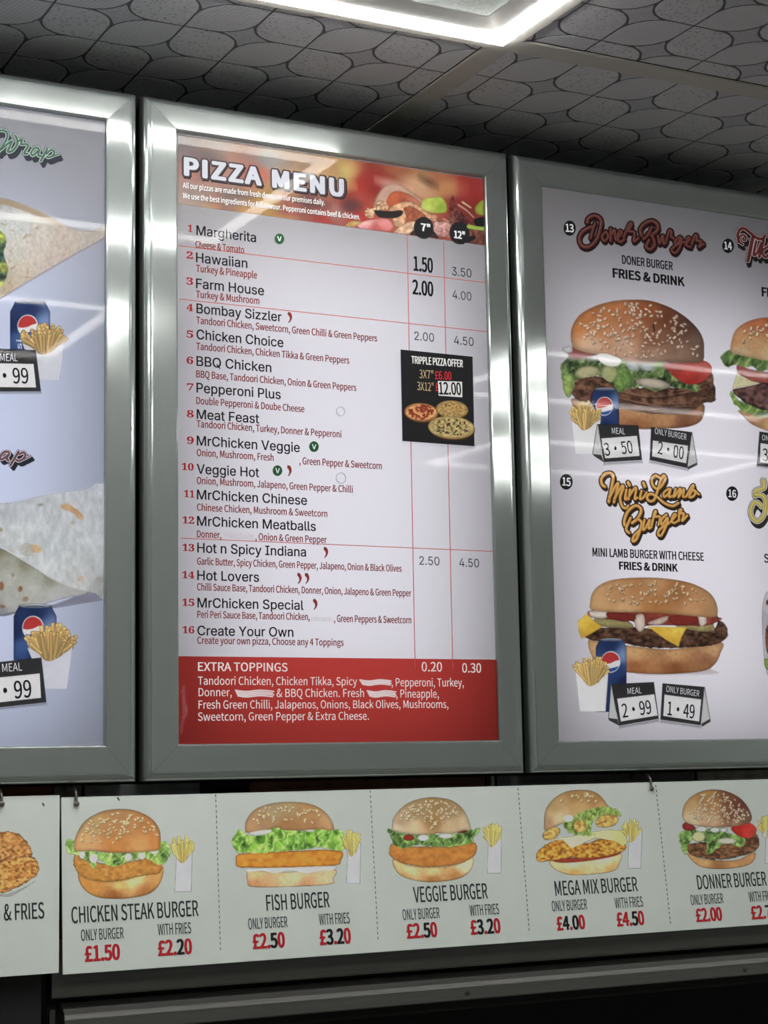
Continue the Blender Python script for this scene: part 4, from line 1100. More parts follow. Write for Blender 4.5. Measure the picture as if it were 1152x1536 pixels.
# folded price tents
def tent(ox, oy, sc, front, side, window, foot, title, tx, price, px_, sheet, org, kind='price tent', tbold=0.0, neg=None):
    xs = [a[0] for a in front + side + foot]; ys = [a[1] for a in front + side + foot]
    pp = Pic(ox, oy, sc, min(xs) - 14, min(ys) - 8, max(xs) + 14, max(ys) + 16, 0.7)
    sh = [(a[0] + 1, a[1] + 9) for a in front[2:4]]
    pp.poly([front[3], front[2], (front[2][0] + 4, front[2][1] + 14), (front[3][0] - 2, front[3][1] + 14)], (120, 120, 126), smooth=False, edge=None, tex=None, alpha=0.6, soft=10)
    if side: pp.poly(side, (196, 197, 200), smooth=False, edge=(0.9, 6), tex=None)
    if foot: pp.poly(foot, (58, 58, 60), smooth=False, edge=None, tex=None)
    pp.poly(front, (50, 50, 53), smooth=False, edge=(0.8, 5), tex=(0.05, 20))
    pp.poly(window, (224, 224, 228), smooth=False, edge=None, tex=None)
    if side: pp.stroke([side[0], side[1]], 3, (86, 86, 90), smooth=False)
    o = pp.build('price_tent_picture', POSTER, sheet, org, 5, POSTER_REF, INK_POSTER, label=kind)
    g = lambda x, y: (ox + x / sc, oy + y / sc)
    for (t, a, b, cap, col, bold) in ((title, tx[0], tx[1], tx[2], (224, 224, 228), 0.0), (price, px_[0], px_[1], px_[2], (26, 26, 28), 0.012)):
        (xa, ya), (xb, yb) = g(*a), g(*b)
        T(POSTER, sheet, org, 'tent_lettering', t, xa, ya, xb, cap / sc, col, 'sans', bold, 6.5, y1=yb, label='reading ' + t)
tent(800, 280, 3.2727, [(315, 1165), (515, 1172), (533, 1342), (345, 1353)], [(313, 1166), (290, 1312), (343, 1352)], [(333, 1236), (508, 1223), (521, 1322), (352, 1334)],
     [(290, 1312), (333, 1318), (345, 1353), (296, 1322)], 'MEAL', ((385, 1213), (450, 1216), 30), '3·50', ((352, 1322), (490, 1308), 62), right_sheet, RO, 'price tent reading MEAL 3.50')
tent(800, 280, 3.2727, [(577, 1180), (778, 1205), (756, 1382), (570, 1342)], [(778, 1206), (803, 1355), (758, 1384)], [(586, 1246), (758, 1272), (750, 1358), (582, 1324)],
     [(803, 1355), (805, 1366), (758, 1390), (756, 1376)], 'ONLY BURGER', ((595, 1213), (750, 1244), 30), '2·00', ((608, 1310), (735, 1340), 62), right_sheet, RO, 'price tent reading ONLY BURGER 2.00')
tent(800, 690, 3.2677, [(382, 1098), (590, 1088), (614, 1268), (420, 1302)], [(380, 1098), (368, 1268), (418, 1302)], [(410, 1170), (592, 1148), (608, 1252), (428, 1282)],
     [(366, 1264), (412, 1270), (420, 1302), (370, 1276)], 'MEAL', ((462, 1148), (530, 1143), 30), '2·99', ((438, 1264), (580, 1243), 68), right_sheet, RO, 'price tent reading MEAL 2.99')
tent(800, 690, 3.2677, [(632, 1094), (838, 1112), (820, 1300), (622, 1272)], [(838, 1112), (866, 1272), (824, 1302)], [(642, 1150), (822, 1174), (812, 1282), (636, 1254)],
     [(866, 1268), (868, 1282), (826, 1308), (822, 1294)], 'ONLY BURGER', ((650, 1136), (812, 1160), 30), '1·49', ((655, 1250), (788, 1268), 68), right_sheet, RO, 'price tent reading ONLY BURGER 1.49')
tent(1080, 450, 5.69, [(335, 1122), (600, 1165), (600, 1455), (312, 1412)], [], [(345, 1222), (600, 1262), (600, 1425), (340, 1385)], [], 'ONLY BURGER', ((357, 1196), (640, 1236), 46), '3·00', ((362, 1370), (600, 1405), 105), right_sheet, RO, 'price tent cut off by the photograph')
# mini lamb burger
p = Pic(800, 690, 3.2677, 205, 565, 965, 1065, 1.0)
p.poly([(520, 1040), (800, 1020), (905, 1045), (700, 1052), (560, 1052)], (176, 166, 166), edge=None, tex=None, alpha=0.7, soft=14)
p.poly([(268, 888), (330, 892), (560, 920), (700, 926), (916, 892), (916, 950), (888, 1002), (830, 1035), (650, 1050), (500, 1045), (400, 1028), (300, 980)],
       [(320, 920, (206, 160, 104)), (500, 950, (214, 166, 108)), (700, 955, (210, 160, 104)), (880, 930, (204, 156, 108)), (500, 1015, (168, 100, 54)), (700, 1020, (150, 84, 44)), (860, 990, (160, 104, 66))], edge=(0.74, 18))
p.meat([(252, 868), (300, 828), (420, 818), (600, 826), (760, 818), (880, 826), (905, 790), (938, 802), (953, 852), (932, 886), (860, 910), (700, 922), (560, 920), (440, 900), (320, 888)], (84, 54, 40), (122, 84, 62), (42, 28, 24), 20, (4, 14))
p.poly([(305, 775), (450, 785), (485, 822), (330, 815)], (158, 146, 92)); p.poly([(690, 785), (860, 780), (884, 812), (880, 838), (800, 838), (700, 815)], (172, 156, 100), tex=(.2, 14))
p.poly([(278, 738), (420, 742), (850, 752), (905, 770), (922, 782), (850, 812), (760, 812), (560, 812), (528, 840), (500, 830), (488, 792), (380, 782), (282, 770)], (148, 60, 46), edge=(0.6, 12), tex=(0.3, 20))
p.poly([(278, 740), (360, 745), (352, 775), (286, 768)], (228, 218, 206)); p.poly([(500, 765), (540, 758), (545, 820), (520, 842), (498, 812)], (222, 204, 190)); p.poly([(560, 800), (640, 768), (670, 772), (620, 806)], (216, 192, 178))
p.poly([(806, 755), (842, 758), (848, 800), (818, 812)], (232, 222, 214)); p.poly([(365, 748), (480, 755), (500, 780), (440, 792), (370, 772)], (132, 40, 34), edge=(.7, 10)); p.poly([(660, 770), (740, 758), (800, 768), (800, 800), (700, 806)], (142, 44, 36), edge=(.7, 10))
p.poly([(219, 790), (262, 753), (300, 792), (338, 818), (272, 858), (236, 876), (222, 842)], [(250, 800, (232, 196, 64)), (300, 820, (214, 170, 40)), (240, 860, (206, 160, 50))], smooth=False, edge=(.88, 6))
p.poly([(558, 815), (752, 820), (726, 870), (712, 916), (650, 882)], [(600, 830, (226, 184, 52)), (700, 840, (238, 200, 70)), (700, 900, (214, 168, 44))], smooth=False, edge=(.88, 6))
p.poly([(278, 700), (290, 650), (330, 610), (400, 585), (520, 576), (640, 580), (760, 600), (850, 640), (892, 690), (903, 752), (870, 772), (700, 758), (550, 748), (400, 746), (288, 736)],
       [(500, 620, (190, 132, 78)), (700, 650, (176, 114, 62)), (340, 700, (206, 160, 108)), (870, 720, (188, 140, 90)), (600, 710, (188, 124, 66)), (420, 660, (196, 140, 86)), (600, 590, (196, 146, 92)), (450, 725, (214, 170, 118)), (780, 735, (204, 152, 100))], edge=(0.76, 22), tex=(0.05, 30))
p.seeds([(300, 690), (350, 610), (520, 580), (760, 602), (885, 700), (700, 720), (450, 720)], 66, 17, 9, (234, 204, 160), True)
p.build('burger_picture', POSTER, right_sheet, RO, 2, POSTER_REF, INK_POSTER, label='sesame burger with yellow cheese, onion and ketchup')
# burger number 14, cut off by the photograph
p = Pic(1080, 450, 5.69, 0, 140, 640, 1140, 1.0)
p.poly([(160, 940), (350, 990), (640, 1010), (640, 1140), (480, 1135), (380, 1108), (270, 1060), (205, 1000)], [(300, 1010, (196, 146, 98)), (450, 1070, (212, 166, 112)), (600, 1080, (200, 150, 96)), (300, 1070, (176, 128, 86))], edge=(.8, 30))
p.lettuce([(90, 770), (150, 850), (250, 880), (420, 930), (640, 950), (640, 1010), (420, 1000), (300, 985), (170, 935), (105, 860)], ((120, 156, 72), (168, 192, 104), (86, 120, 54)), (12, 40))
p.meat([(108, 765), (200, 738), (320, 712), (640, 700), (640, 950), (420, 940), (330, 930), (230, 885), (150, 830)], (96, 64, 62), (140, 98, 94), (56, 36, 36), 34, (8, 30), (.6, 30))
p.poly([(148, 618), (330, 700), (300, 718), (150, 745), (100, 762)], (214, 210, 162), smooth=False, edge=(.9, 14)); p.stroke([(110, 758), (220, 736), (330, 712)], 8, (226, 224, 200))
p.poly([(148, 556), (250, 590), (420, 620), (640, 650), (640, 700), (330, 705), (200, 655), (155, 625)], (172, 74, 66), edge=(.8, 20))
p.lettuce([(8, 480), (80, 430), (200, 455), (410, 490), (640, 520), (640, 620), (420, 600), (340, 612), (280, 560), (210, 570), (130, 560), (70, 576), (20, 530)], ((112, 146, 76), (164, 190, 110), (74, 104, 52)), (12, 44))
p.poly([(92, 440), (98, 350), (130, 262), (200, 202), (300, 162), (420, 150), (640, 190), (640, 545), (420, 525), (300, 500), (160, 470)], [(150, 350, (210, 150, 96)), (300, 220, (196, 112, 70)), (450, 200, (184, 96, 56)), (300, 380, (206, 160, 108)), (420, 470, (210, 180, 136)), (180, 440, (206, 176, 136)), (560, 350, (196, 136, 84))], edge=(.8, 40))
p.seeds([(110, 400), (150, 250), (300, 170), (620, 200), (620, 400), (350, 380)], 26, 34, 3, (236, 214, 180), True)
p.build('burger_picture', POSTER, right_sheet, RO, 2, POSTER_REF, INK_POSTER, label='burger with lettuce, tomato and cheese cut off by the frame')
# glass at the far right of number 16
p = Pic(1120, 840, 6.98, 150, 320, 420, 1250, 1.0)
p.poly([(160, 640), (165, 480), (190, 380), (230, 330), (420, 330), (420, 1250), (240, 1220), (200, 1130), (175, 960)], [(180, 600, (176, 172, 182)), (260, 500, (200, 190, 200)), (260, 900, (190, 190, 194))], edge=(.7, 12))
p.meat([(200, 740), (240, 670), (420, 660), (420, 1080), (260, 1060), (200, 900)], (132, 76, 56), (160, 100, 74), (84, 50, 44), 30, (5, 20)); p.poly([(190, 1030), (300, 1070), (420, 1080), (420, 1150), (215, 1150)], (126, 160, 66)); p.ell(225, 445, 24, 28, 0, (84, 66, 50))
p.build('side_order_picture', POSTER, right_sheet, RO, 2, POSTER_REF, INK_POSTER)

# script headings, brush lettering
p = Pic(855, 310, 5.486, 40, 40, 1140, 425, 0.7)
p.script([([(140, 130), (150, 98), (190, 75), (235, 88), (256, 125), (246, 190), (222, 260), (180, 315), (130, 335), (88, 312), (76, 258), (100, 208), (150, 176), (185, 165)], 1.05), ([(205, 135), (182, 205), (168, 262)], .8),
          ([(285, 212), (262, 250), (284, 284), (314, 242), (294, 204)], .8), ([(334, 182), (334, 282)], .9), ([(340, 232), (366, 192), (374, 270), (402, 280)], .8),
          ([(400, 252), (426, 212), (406, 202), (390, 260), (415, 292), (446, 268)], .8), ([(440, 252), (490, 142), (506, 152), (482, 202), (528, 212), (524, 286), (562, 258)], .85),
          ([(590, 240), (576, 190), (612, 142), (670, 118), (714, 142), (720, 190), (672, 232), (640, 222)], 1.05), ([(672, 168), (642, 232), (602, 268)], .85), ([(672, 235), (694, 290), (690, 325), (658, 352), (626, 330), (650, 275)], .95),
          ([(724, 242), (736, 304), (762, 240), (772, 308), (792, 284)], .85), ([(792, 282), (816, 198), (836, 212), (830, 246), (852, 262)], .85),
          ([(902, 250), (862, 288), (882, 310), (916, 260), (904, 330), (866, 382), (836, 352), (900, 302), (950, 292)], .85), ([(950, 312), (986, 266), (966, 258), (958, 318), (992, 334)], .8), ([(1000, 312), (1030, 236), (1046, 250), (1040, 280), (1076, 286), (1060, 332), (1098, 306)], .85)],
         33, (98, 46, 41), (140, 84, 74), (44, 22, 24), (6, 18), rim=4, out=3)
p.build('script_heading', POSTER, right_sheet, RO, 5, POSTER_REF, INK_POSTER, label='brown brush lettering reading Doner Burger')
p = Pic(890, 700, 6.4, 40, 25, 1070, 768, 0.6)
p.script([([(108, 192), (82, 170), (76, 120), (110, 72), (160, 62), (190, 92), (178, 180), (146, 338)], 1.05), ([(152, 300), (222, 172), (236, 182), (196, 342)], .95), ([(200, 310), (270, 192), (286, 204), (256, 300), (276, 380), (310, 400), (334, 376)], .95),
          ([(316, 222), (304, 312), (330, 300)], .9), ([(332, 152), (346, 180)], 1.1), ([(352, 222), (336, 312)], .9), ([(342, 286), (396, 206), (410, 222), (396, 308), (420, 298)], .85), ([(462, 232), (446, 308), (476, 300), (510, 250)], .85), ([(480, 158), (492, 190)], 1.1),
          ([(640, 110), (592, 86), (560, 130), (576, 190), (620, 214), (664, 172), (690, 112), (670, 86), (640, 150), (610, 250), (580, 320), (536, 330), (514, 292), (550, 262), (610, 290), (680, 350), (760, 378), (814, 350)], .95),
          ([(722, 212), (676, 250), (680, 290), (720, 260), (740, 216), (726, 288), (752, 284)], .85), ([(766, 290), (790, 212), (776, 288), (826, 216), (836, 226), (816, 294), (860, 222), (870, 232), (860, 288), (890, 288)], .8),
          ([(890, 288), (946, 188), (960, 194), (920, 290), (960, 284), (984, 240), (962, 230), (1012, 266)], .85),
          ([(300, 562), (296, 520), (330, 432), (400, 376), (450, 396), (454, 442), (420, 502), (372, 540)], 1.05), ([(356, 492), (314, 596), (342, 636)], .95), ([(420, 502), (460, 532), (450, 602), (410, 700), (376, 714), (392, 660), (452, 602)], .95),
          ([(490, 512), (474, 602), (500, 590), (540, 510), (530, 592), (556, 580)], .85), ([(560, 562), (586, 442), (600, 432), (590, 480), (638, 482), (624, 560)], .85),
          ([(700, 462), (652, 510), (660, 558), (710, 492), (700, 560), (652, 658), (620, 650), (640, 600), (740, 532)], .9), ([(740, 532), (790, 472), (774, 456), (750, 520), (780, 540), (820, 510)], .8), ([(820, 520), (826, 422), (846, 416), (832, 450), (868, 452), (852, 520), (900, 470)], .85)],
         35, (206, 142, 52), (238, 196, 118), (52, 38, 30), (11, 24), rim=4.5, out=3)
p.build('script_heading', POSTER, right_sheet, RO, 5, POSTER_REF, INK_POSTER, label='golden brush lettering reading Mini Lamb Burger')
p = Pic(1080, 320, 15.36, 350, 260, 1500, 1280, 0.5)
p.script([([(545, 560), (530, 610), (580, 620), (590, 540), (520, 500), (440, 560), (440, 660), (520, 720)], .7), ([(430, 650), (404, 500), (460, 372), (560, 352), (680, 440), (850, 572), (980, 582), (1030, 520)], 1.1), ([(748, 560), (700, 800), (640, 1090)], 1.3), ([(830, 650), (775, 950), (860, 900), (945, 690)], .9),
          ([(1000, 620), (900, 1000)], 1.1), ([(1110, 760), (970, 880), (1040, 1010), (1120, 940)], .9), ([(1200, 700), (1130, 1020)], 1), ([(1300, 850), (1220, 900), (1230, 1010), (1330, 900), (1320, 1040)], .9)],
         62, (98, 36, 38), (122, 50, 50), (34, 30, 34), (30, 110), rimcol=(206, 180, 180), rim=14, out=12)
p.build('script_heading', POSTER, right_sheet, RO, 5, POSTER_REF, INK_POSTER, label='dark red brush lettering starting with Tik')
p = Pic(1100, 700, 12.8, 270, 210, 1000, 1200, 0.5)
p.script([([(572, 270), (590, 400), (500, 440), (420, 480), (420, 560)], 1.1), ([(420, 540), (560, 560), (620, 680), (610, 860), (540, 1000), (450, 1050), (360, 980), (330, 850), (380, 710), (460, 690), (540, 770)], 1.0), ([(760, 600), (700, 900), (800, 980)], 1)],
         72, (196, 176, 78), (222, 206, 110), (44, 42, 40), (30, 90), rimcol=(214, 212, 206), rim=16, out=10)
p.build('script_heading', POSTER, right_sheet, RO, 5, POSTER_REF, INK_POSTER, label='yellow brush lettering starting with S')

# ================================================================== WRAP POSTER
GL = 1.0
p = Pic(0, 260, 4.265, -640, 130, 672, 830, 1.0)
p.poly([(-640, 140), (-160, 140), (0, 160), (100, 180), (250, 235), (400, 322), (500, 362), (600, 366), (680, 335), (664, 412), (500, 505), (250, 650), (100, 740), (0, 800), (-160, 860), (-640, 860)],
       [(30, 300, (168, 172, 174)), (150, 330, (166, 168, 168)), (250, 350, (172, 166, 158)), (100, 500, (176, 172, 166)), (250, 500, (176, 166, 158)), (400, 420, (164, 152, 142)), (600, 400, (156, 148, 140)), (150, 650, (178, 166, 152)), (50, 760, (172, 156, 132)), (350, 570, (170, 156, 148)), (30, 230, (150, 150, 152))], smooth=True, edge=(0.86, 10), tex=(0.12, 12), stretch=(1, .6))
p.stroke([(-640, 172), (-160, 172), (0, 178), (90, 200), (200, 240), (300, 285), (390, 335)], 48, [(0, 180, (136, 118, 92)), (200, 240, (140, 122, 96)), (380, 330, (150, 136, 118))], 26, alpha=.9, soft=10)
for (x, y, rx, ry, r) in ((160, 405, 22, 8, -50), (190, 395, 12, 6, -30), (236, 350, 9, 12, 0), (80, 605, 16, 7, -40), (60, 560, 12, 5, 60), (180, 665, 40, 4, 5), (60, 700, 12, 5, -60), (20, 325, 22, 5, 20), (75, 365, 14, 5, 10), (410, 520, 14, 5, -10), (65, 500, 12, 5, 50), (178, 630, 5, 22, 0)):
    p.ell(x, y, rx, ry, r, (150, 122, 84), None, .65, soft=6)
p.poly([(-640, 370), (-160, 370), (-30, 365), (12, 375), (40, 440), (22, 520), (50, 610), (30, 690), (0, 730), (-160, 740), (-640, 740)], [(0, 400, (150, 160, 60)), (10, 470, (60, 84, 62)), (0, 540, (40, 66, 66)), (20, 600, (160, 166, 70)), (10, 660, (50, 70, 64)), (0, 720, (170, 176, 84))], tex=(0.5, 20), edge=(.85, 10), rag=(5, 18))
p.stroke([(-20, 812), (100, 745), (250, 655), (500, 510), (664, 416)], 7, (134, 122, 134), 4, .6, soft=6)
p.build('wrap_picture', POSTER, left_sheet, LO, 2, POSTER_REF, INK_POSTER, label='toasted wrap with a green filling')
can_pic('blue drink can below the upper wrap', left_sheet, LO, 0, 260, 4.265, (64, 808, 320, 1140, 176, 975, 70))
fries_pic('paper box of fries below the upper wrap', left_sheet, LO, 0, 260, 4.265, xl=122, xr=446, yt=935, yb=1160, bx0=236, bx1=382, bt0=140, bt1=412, by=1325, seed=5, tint=(226, 186, 112), box=(200, 202, 214))
T(POSTER, left_sheet, LO, 'can_lettering', 'si', 24.5 + 8, 524, 24.5 + 8, 8, (200, 206, 220), 'sans', 0.02, 4, y1=510)
tent(0, 260, 4.265, [(-260, 1110), (228, 1132), (262, 1395), (-260, 1398)], [], [(-250, 1210), (214, 1220), (230, 1370), (-250, 1366)], [], 'MEAL', ((2, 1200), (112, 1203), 46), '3·99', ((-70, 1345), (184, 1345), 100), left_sheet, LO, 'price tent reading MEAL and 99')
p = Pic(0, 700, 3.94, -640, 100, 636, 905, 1.0)
p.poly([(150, 850), (330, 812), (510, 742), (622, 745), (622, 782), (460, 812), (300, 838)], (128, 128, 150), edge=None, tex=(.05, 20), soft=8)
p.poly([(-640, 860), (-160, 860), (0, 884), (100, 862), (140, 830), (60, 850), (-160, 840), (-640, 840)], (110, 112, 130), edge=None, tex=None, soft=8)
p.poly([(-640, 440), (-160, 440), (0, 480), (150, 565), (300, 655), (515, 738), (400, 772), (300, 800), (200, 830), (0, 878), (-160, 890), (-640, 890)],
       [(10, 492, (128, 128, 100)), (140, 572, (136, 136, 112)), (290, 662, (142, 142, 126)), (80, 590, (166, 168, 156)), (220, 660, (170, 172, 164)), (30, 560, (160, 162, 148)), (420, 730, (172, 172, 172)), (60, 650, (182, 184, 180)), (200, 720, (186, 188, 184)), (60, 800, (178, 178, 174)), (330, 760, (182, 184, 184)), (0, 860, (140, 142, 150))], edge=(.85, 12), tex=(.06, 14))
p.poly([(-640, 240), (-160, 240), (0, 218), (100, 205), (300, 160), (500, 132), (640, 118), (640, 748), (560, 748), (480, 730), (400, 704), (300, 660), (220, 606), (120, 545), (0, 470), (-160, 400), (-640, 400)],
       [(60, 250, (182, 186, 194)), (300, 250, (190, 194, 200)), (550, 200, (186, 190, 198)), (100, 400, (196, 200, 204)), (300, 450, (192, 198, 204)), (500, 400, (190, 194, 200)), (560, 600, (182, 186, 190)), (300, 600, (200, 204, 208)), (450, 690, (196, 198, 200)), (600, 720, (164, 166, 168))], edge=(.9, 12), tex=(.11, 22), stretch=(1, .55))
p.stroke([(0, 470), (120, 545), (220, 606), (300, 660), (400, 704), (480, 730)], 5, (214, 214, 206), 4, .6)
for (x, y, rx, ry, r, c, al) in ((395, 240, 36, 20, 10, (190, 150, 104), .9), (440, 262, 34, 17, 30, (184, 142, 96), .9), (470, 290, 28, 18, 45, (188, 148, 104), .85), (210, 485, 34, 22, 20, (206, 166, 112), .9), (160, 490, 44, 40, 20, (168, 160, 148), .5), (475, 662, 22, 16, -30, (190, 168, 140), .8), (590, 665, 26, 18, 0, (150, 148, 146), .6),
                             (240, 225, 16, 9, -10, (140, 132, 120), .8), (120, 722, 13, 17, 10, (150, 98, 66), .95), (8, 705, 16, 26, 0, (150, 96, 66), .95), (15, 827, 16, 9, 0, (146, 100, 70), .9), (150, 782, 18, 14, -30, (150, 120, 84), .8), (76, 640, 9, 12, 0, (140, 124, 96), .7), (0, 372, 16, 12, 20, (140, 130, 100), .8), (430, 330, 12, 9, 0, (160, 150, 134), .6)):
    p.ell(x, y, rx, ry, r, c, None, al, soft=9, tex=(.15, 9))
p.build('wrap_picture', POSTER, left_sheet, LO, 2, POSTER_REF, INK_POSTER, label='plain white folded wrap with brown spots')
can_pic('blue drink can below the lower wrap', left_sheet, LO, 0, 700, 3.94, (80, 808, 334, 1145, 194, 950, 68))
fries_pic('paper box of fries below the lower wrap', left_sheet, LO, 0, 700, 3.94, xl=138, xr=462, yt=905, yb=1148, bx0=262, bx1=396, bt0=158, bt1=428, by=1314, seed=6, tint=(228, 188, 110), box=(204, 206, 220))
tent(0, 700, 3.94, [(-260, 1182), (244, 1128), (274, 1392), (-260, 1452)], [], [(-250, 1270), (234, 1222), (242, 1366), (-250, 1420)], [], 'MEAL', ((14, 1213), (130, 1205), 48), '3·99', ((-70, 1385), (188, 1362), 104), left_sheet, LO, 'lower price tent reading MEAL and 99')
p = Pic(0, 180, 10.47, -420, 100, 1000, 760, 0.5)
p.script([([(-420, 300), (-200, 220), (-30, 172), (60, 168), (112, 214), (96, 310), (0, 470), (-20, 500)], .95), ([(20, 460), (180, 332), (150, 420), (122, 500), (200, 478), (268, 380), (262, 290), (232, 246)], 1.0),
          ([(296, 330), (345, 305), (332, 382), (400, 378), (440, 412), (392, 490), (384, 530), (430, 530)], .95), ([(600, 442), (540, 442), (490, 510), (512, 558), (570, 512), (612, 470), (600, 556), (640, 566)], .95),
          ([(742, 450), (700, 530), (640, 640)], 1.0), ([(730, 530), (800, 472), (850, 502), (830, 560), (765, 588), (735, 578)], .9), ([(830, 566), (925, 538)], .6)],
         34, (50, 88, 68), (74, 116, 92), (48, 50, 60), (42, 84), rimcol=(160, 176, 172), rim=12, out=7)
p.build('script_heading', POSTER, left_sheet, LO, 5, POSTER_REF, INK_POSTER, label='green brush lettering reading Wrap')
p = Pic(0, 655, 19.2, -500, 330, 1030, 1000, 0.5)
p.script([([(-480, 500), (-420, 620), (-300, 560)], 1), ([(250, 440), (120, 445), (10, 560), (20, 655), (130, 610), (260, 500), (190, 620), (240, 690)], 1.0), ([(530, 430), (420, 620), (300, 820)], 1.05), ([(560, 500), (680, 455), (730, 540), (650, 650), (540, 700), (470, 670)], 1.0), ([(700, 650), (870, 560)], .5)],
         62, (104, 62, 72), (128, 84, 92), (38, 42, 52), (90, 110), rimcol=(214, 206, 220), rim=20, out=8)
p.build('script_heading', POSTER, left_sheet, LO, 5, POSTER_REF, INK_POSTER, label='maroon brush lettering ending in ap')

# ================================================================== HANGING BURGER BOARDS
M_PVC = plain('white_board', (222, 231, 226), 0.42, spec=0.4, vary=0.03, bscale=9)
M_EDGE = plain('board_edge', (196, 196, 186), 0.6)
def board(name, quad, label, orgpx, k=0.0):
    u, v = BOARD.uv(np.array([a[0] for a in quad], float), np.array([a[1] for a in quad], float))
    org = tuple(BOARD.P(np.array(u.mean()), np.array(v.min())))
    root = empty(name, org, label, 'menu board', 'white burger boards hung under the light boxes')
    fr = BOARD.P(u, v, k); bk = fr - BOARD.N * 0.0035
    V = np.concatenate([fr, bk])
    o = mesh_obj('panel', V, [(0, 3, 2, 1), (4, 5, 6, 7), (0, 1, 5, 4), (1, 2, 6, 5), (2, 3, 7, 6), (3, 0, 4, 7)], [M_PVC, M_EDGE], root, org, mi=[0, 1, 1, 1, 1, 1])
    bevel(o, 0.0006, 2)
    return root, o, org
ye = level(92, 1196, 1330); yf = level(94.3, 1462.3, 1330)
main_board, main_panel, BO = board('hanging_menu_board', [(91.9, 1196), (94.3, 1462.3), (1330, yf), (1330, ye)], 'long white board of five priced burgers hung below the light boxes', None, 0)
yl = level(90.5, 1192.5, -160); ym = level(88.6, 1459.4, -160)
side_board, side_panel, SO = board('hanging_menu_board', [(-160, yl), (-160, ym), (88.4, 1459.4), (89.8, 1192.5)], 'short white board with fried chicken and fries at the left edge', None, 0)
def tb(*a, **k): T(BOARD, main_panel, BO, *a, kind='board', **k)
DK = (38, 40, 42); RD = (142, 30, 38)
T(BOARD, side_panel, SO, 'dish_heading', '& FRIES', 5.7, 1381, 66.7, 24.5, DK, 'sans', 0.012, kind='board', label='reading & FRIES')
for (t, x0, y0, x1, cap) in (('CHICKEN STEAK BURGER', 107.4, 1385, 297.9, 24.5), ('FISH BURGER', 400, 1366.2, 494.7, 23.8), ('VEGGIE BURGER', 621, 1354, 732, 23.5), ('MEGA MIX BURGER', 833.3, 1343.8, 957, 22), ('DONNER BURGER', 1047, 1334.3, 1150.5, 21.5)):
    tb('dish_heading', t, x0, y0, x1, cap, DK, 'sans', 0.012, label='reading ' + t)
for (t, x0, y0, x1, cap) in (('ONLY BURGER', 121.7, 1411.4, 185.6, 16.8), ('WITH FRIES', 237, 1403, 287, 16.8), ('ONLY BURGER', 372.7, 1394.2, 431.5, 16.4), ('WITH FRIES', 479, 1387.6, 525, 16.4), ('ONLY BURGER', 604.4, 1380.4, 659.8, 16.2), ('WITH FRIES', 705.3, 1374, 749, 16.2),
                             ('ONLY BURGER', 828.4, 1367.2, 881, 15.6), ('WITH FRIES', 923, 1362.6, 965, 15.6), ('ONLY BURGER', 1036.7, 1357.8, 1085.5, 15.2), ('WITH FRIES', 1124.2, 1353, 1164, 15.2)):
    tb('price_caption', t, x0, y0, x1, cap, (52, 54, 56), 'sans', 0.010)
for (t, x0, y0, x1, cap, cols) in (('£1.50', 127.5, 1443, 180.5, 24, None), ('£2.20', 237.2, 1434.3, 288.5, 23.5, [3]), ('£2.50', 379.3, 1424, 427.9, 23, [3]), ('£3.20', 480, 1418, 527, 23.5, [1, 3]), ('£2.50', 610.5, 1408.3, 656.7, 22.5, [3]), ('£3.20', 706.5, 1402.5, 751.5, 22.5, [1, 3]),
                                   ('£4.00', 835.9, 1396.2, 878.5, 21.5, [1, 3]), ('£4.50', 926, 1390, 967.3, 21.5, [3]), ('£2.00', 1044.8, 1383.3, 1084, 20.5, None), ('£2.70', 1127.8, 1379.5, 1167, 20.5, [3])):
    tb('price_figure', t, x0, y0, x1, cap, RD, 'sans', 0.044, cols=cols, label='red price ' + t + (' with black stuck-on digits' if cols else ''))
# dotted dividing lines
DOT = flat_ink((40, 40, 42), 'board')
def dotted(xa, ya, xb, yb, n=30):
    V = []; F = []
    for i in range(n):
        t0 = i / n; t1 = (i + 0.5) / n
        P = [(xa + (xb - xa) * t0 - .5, ya + (yb - ya) * t0), (xa + (xb - xa) * t0 + .6, ya + (yb - ya) * t0), (xa + (xb - xa) * t1 + .6, ya + (yb - ya) * t1), (xa + (xb - xa) * t1 - .5, ya + (yb - ya) * t1)]
        u, v = BOARD.uv(np.array([a[0] for a in P]), np.array([a[1] for a in P]))
        b0 = len(V); V += list(BOARD.P(u, v, 2)); F.append((b0, b0 + 1, b0 + 2, b0 + 3))
    mesh_obj('dotted_line', V, F, DOT, main_panel, BO)
dotted(323.4, 1191.6, 330.7, 1429); dotted(555, 1185.5, 567.2, 1412.8); dotted(777, 1181.9, 794, 1399.4); dotted(983.4, 1177.4, 1006, 1389); dotted(1180, 1174, 1207, 1372)

LG = ((138, 176, 84), (182, 210, 130), (78, 112, 52))
def BP(name, p, panel, org, label): p.build('burger_picture', BOARD, panel, org, 2, BOARD_REF, INK_BOARD, label=label)
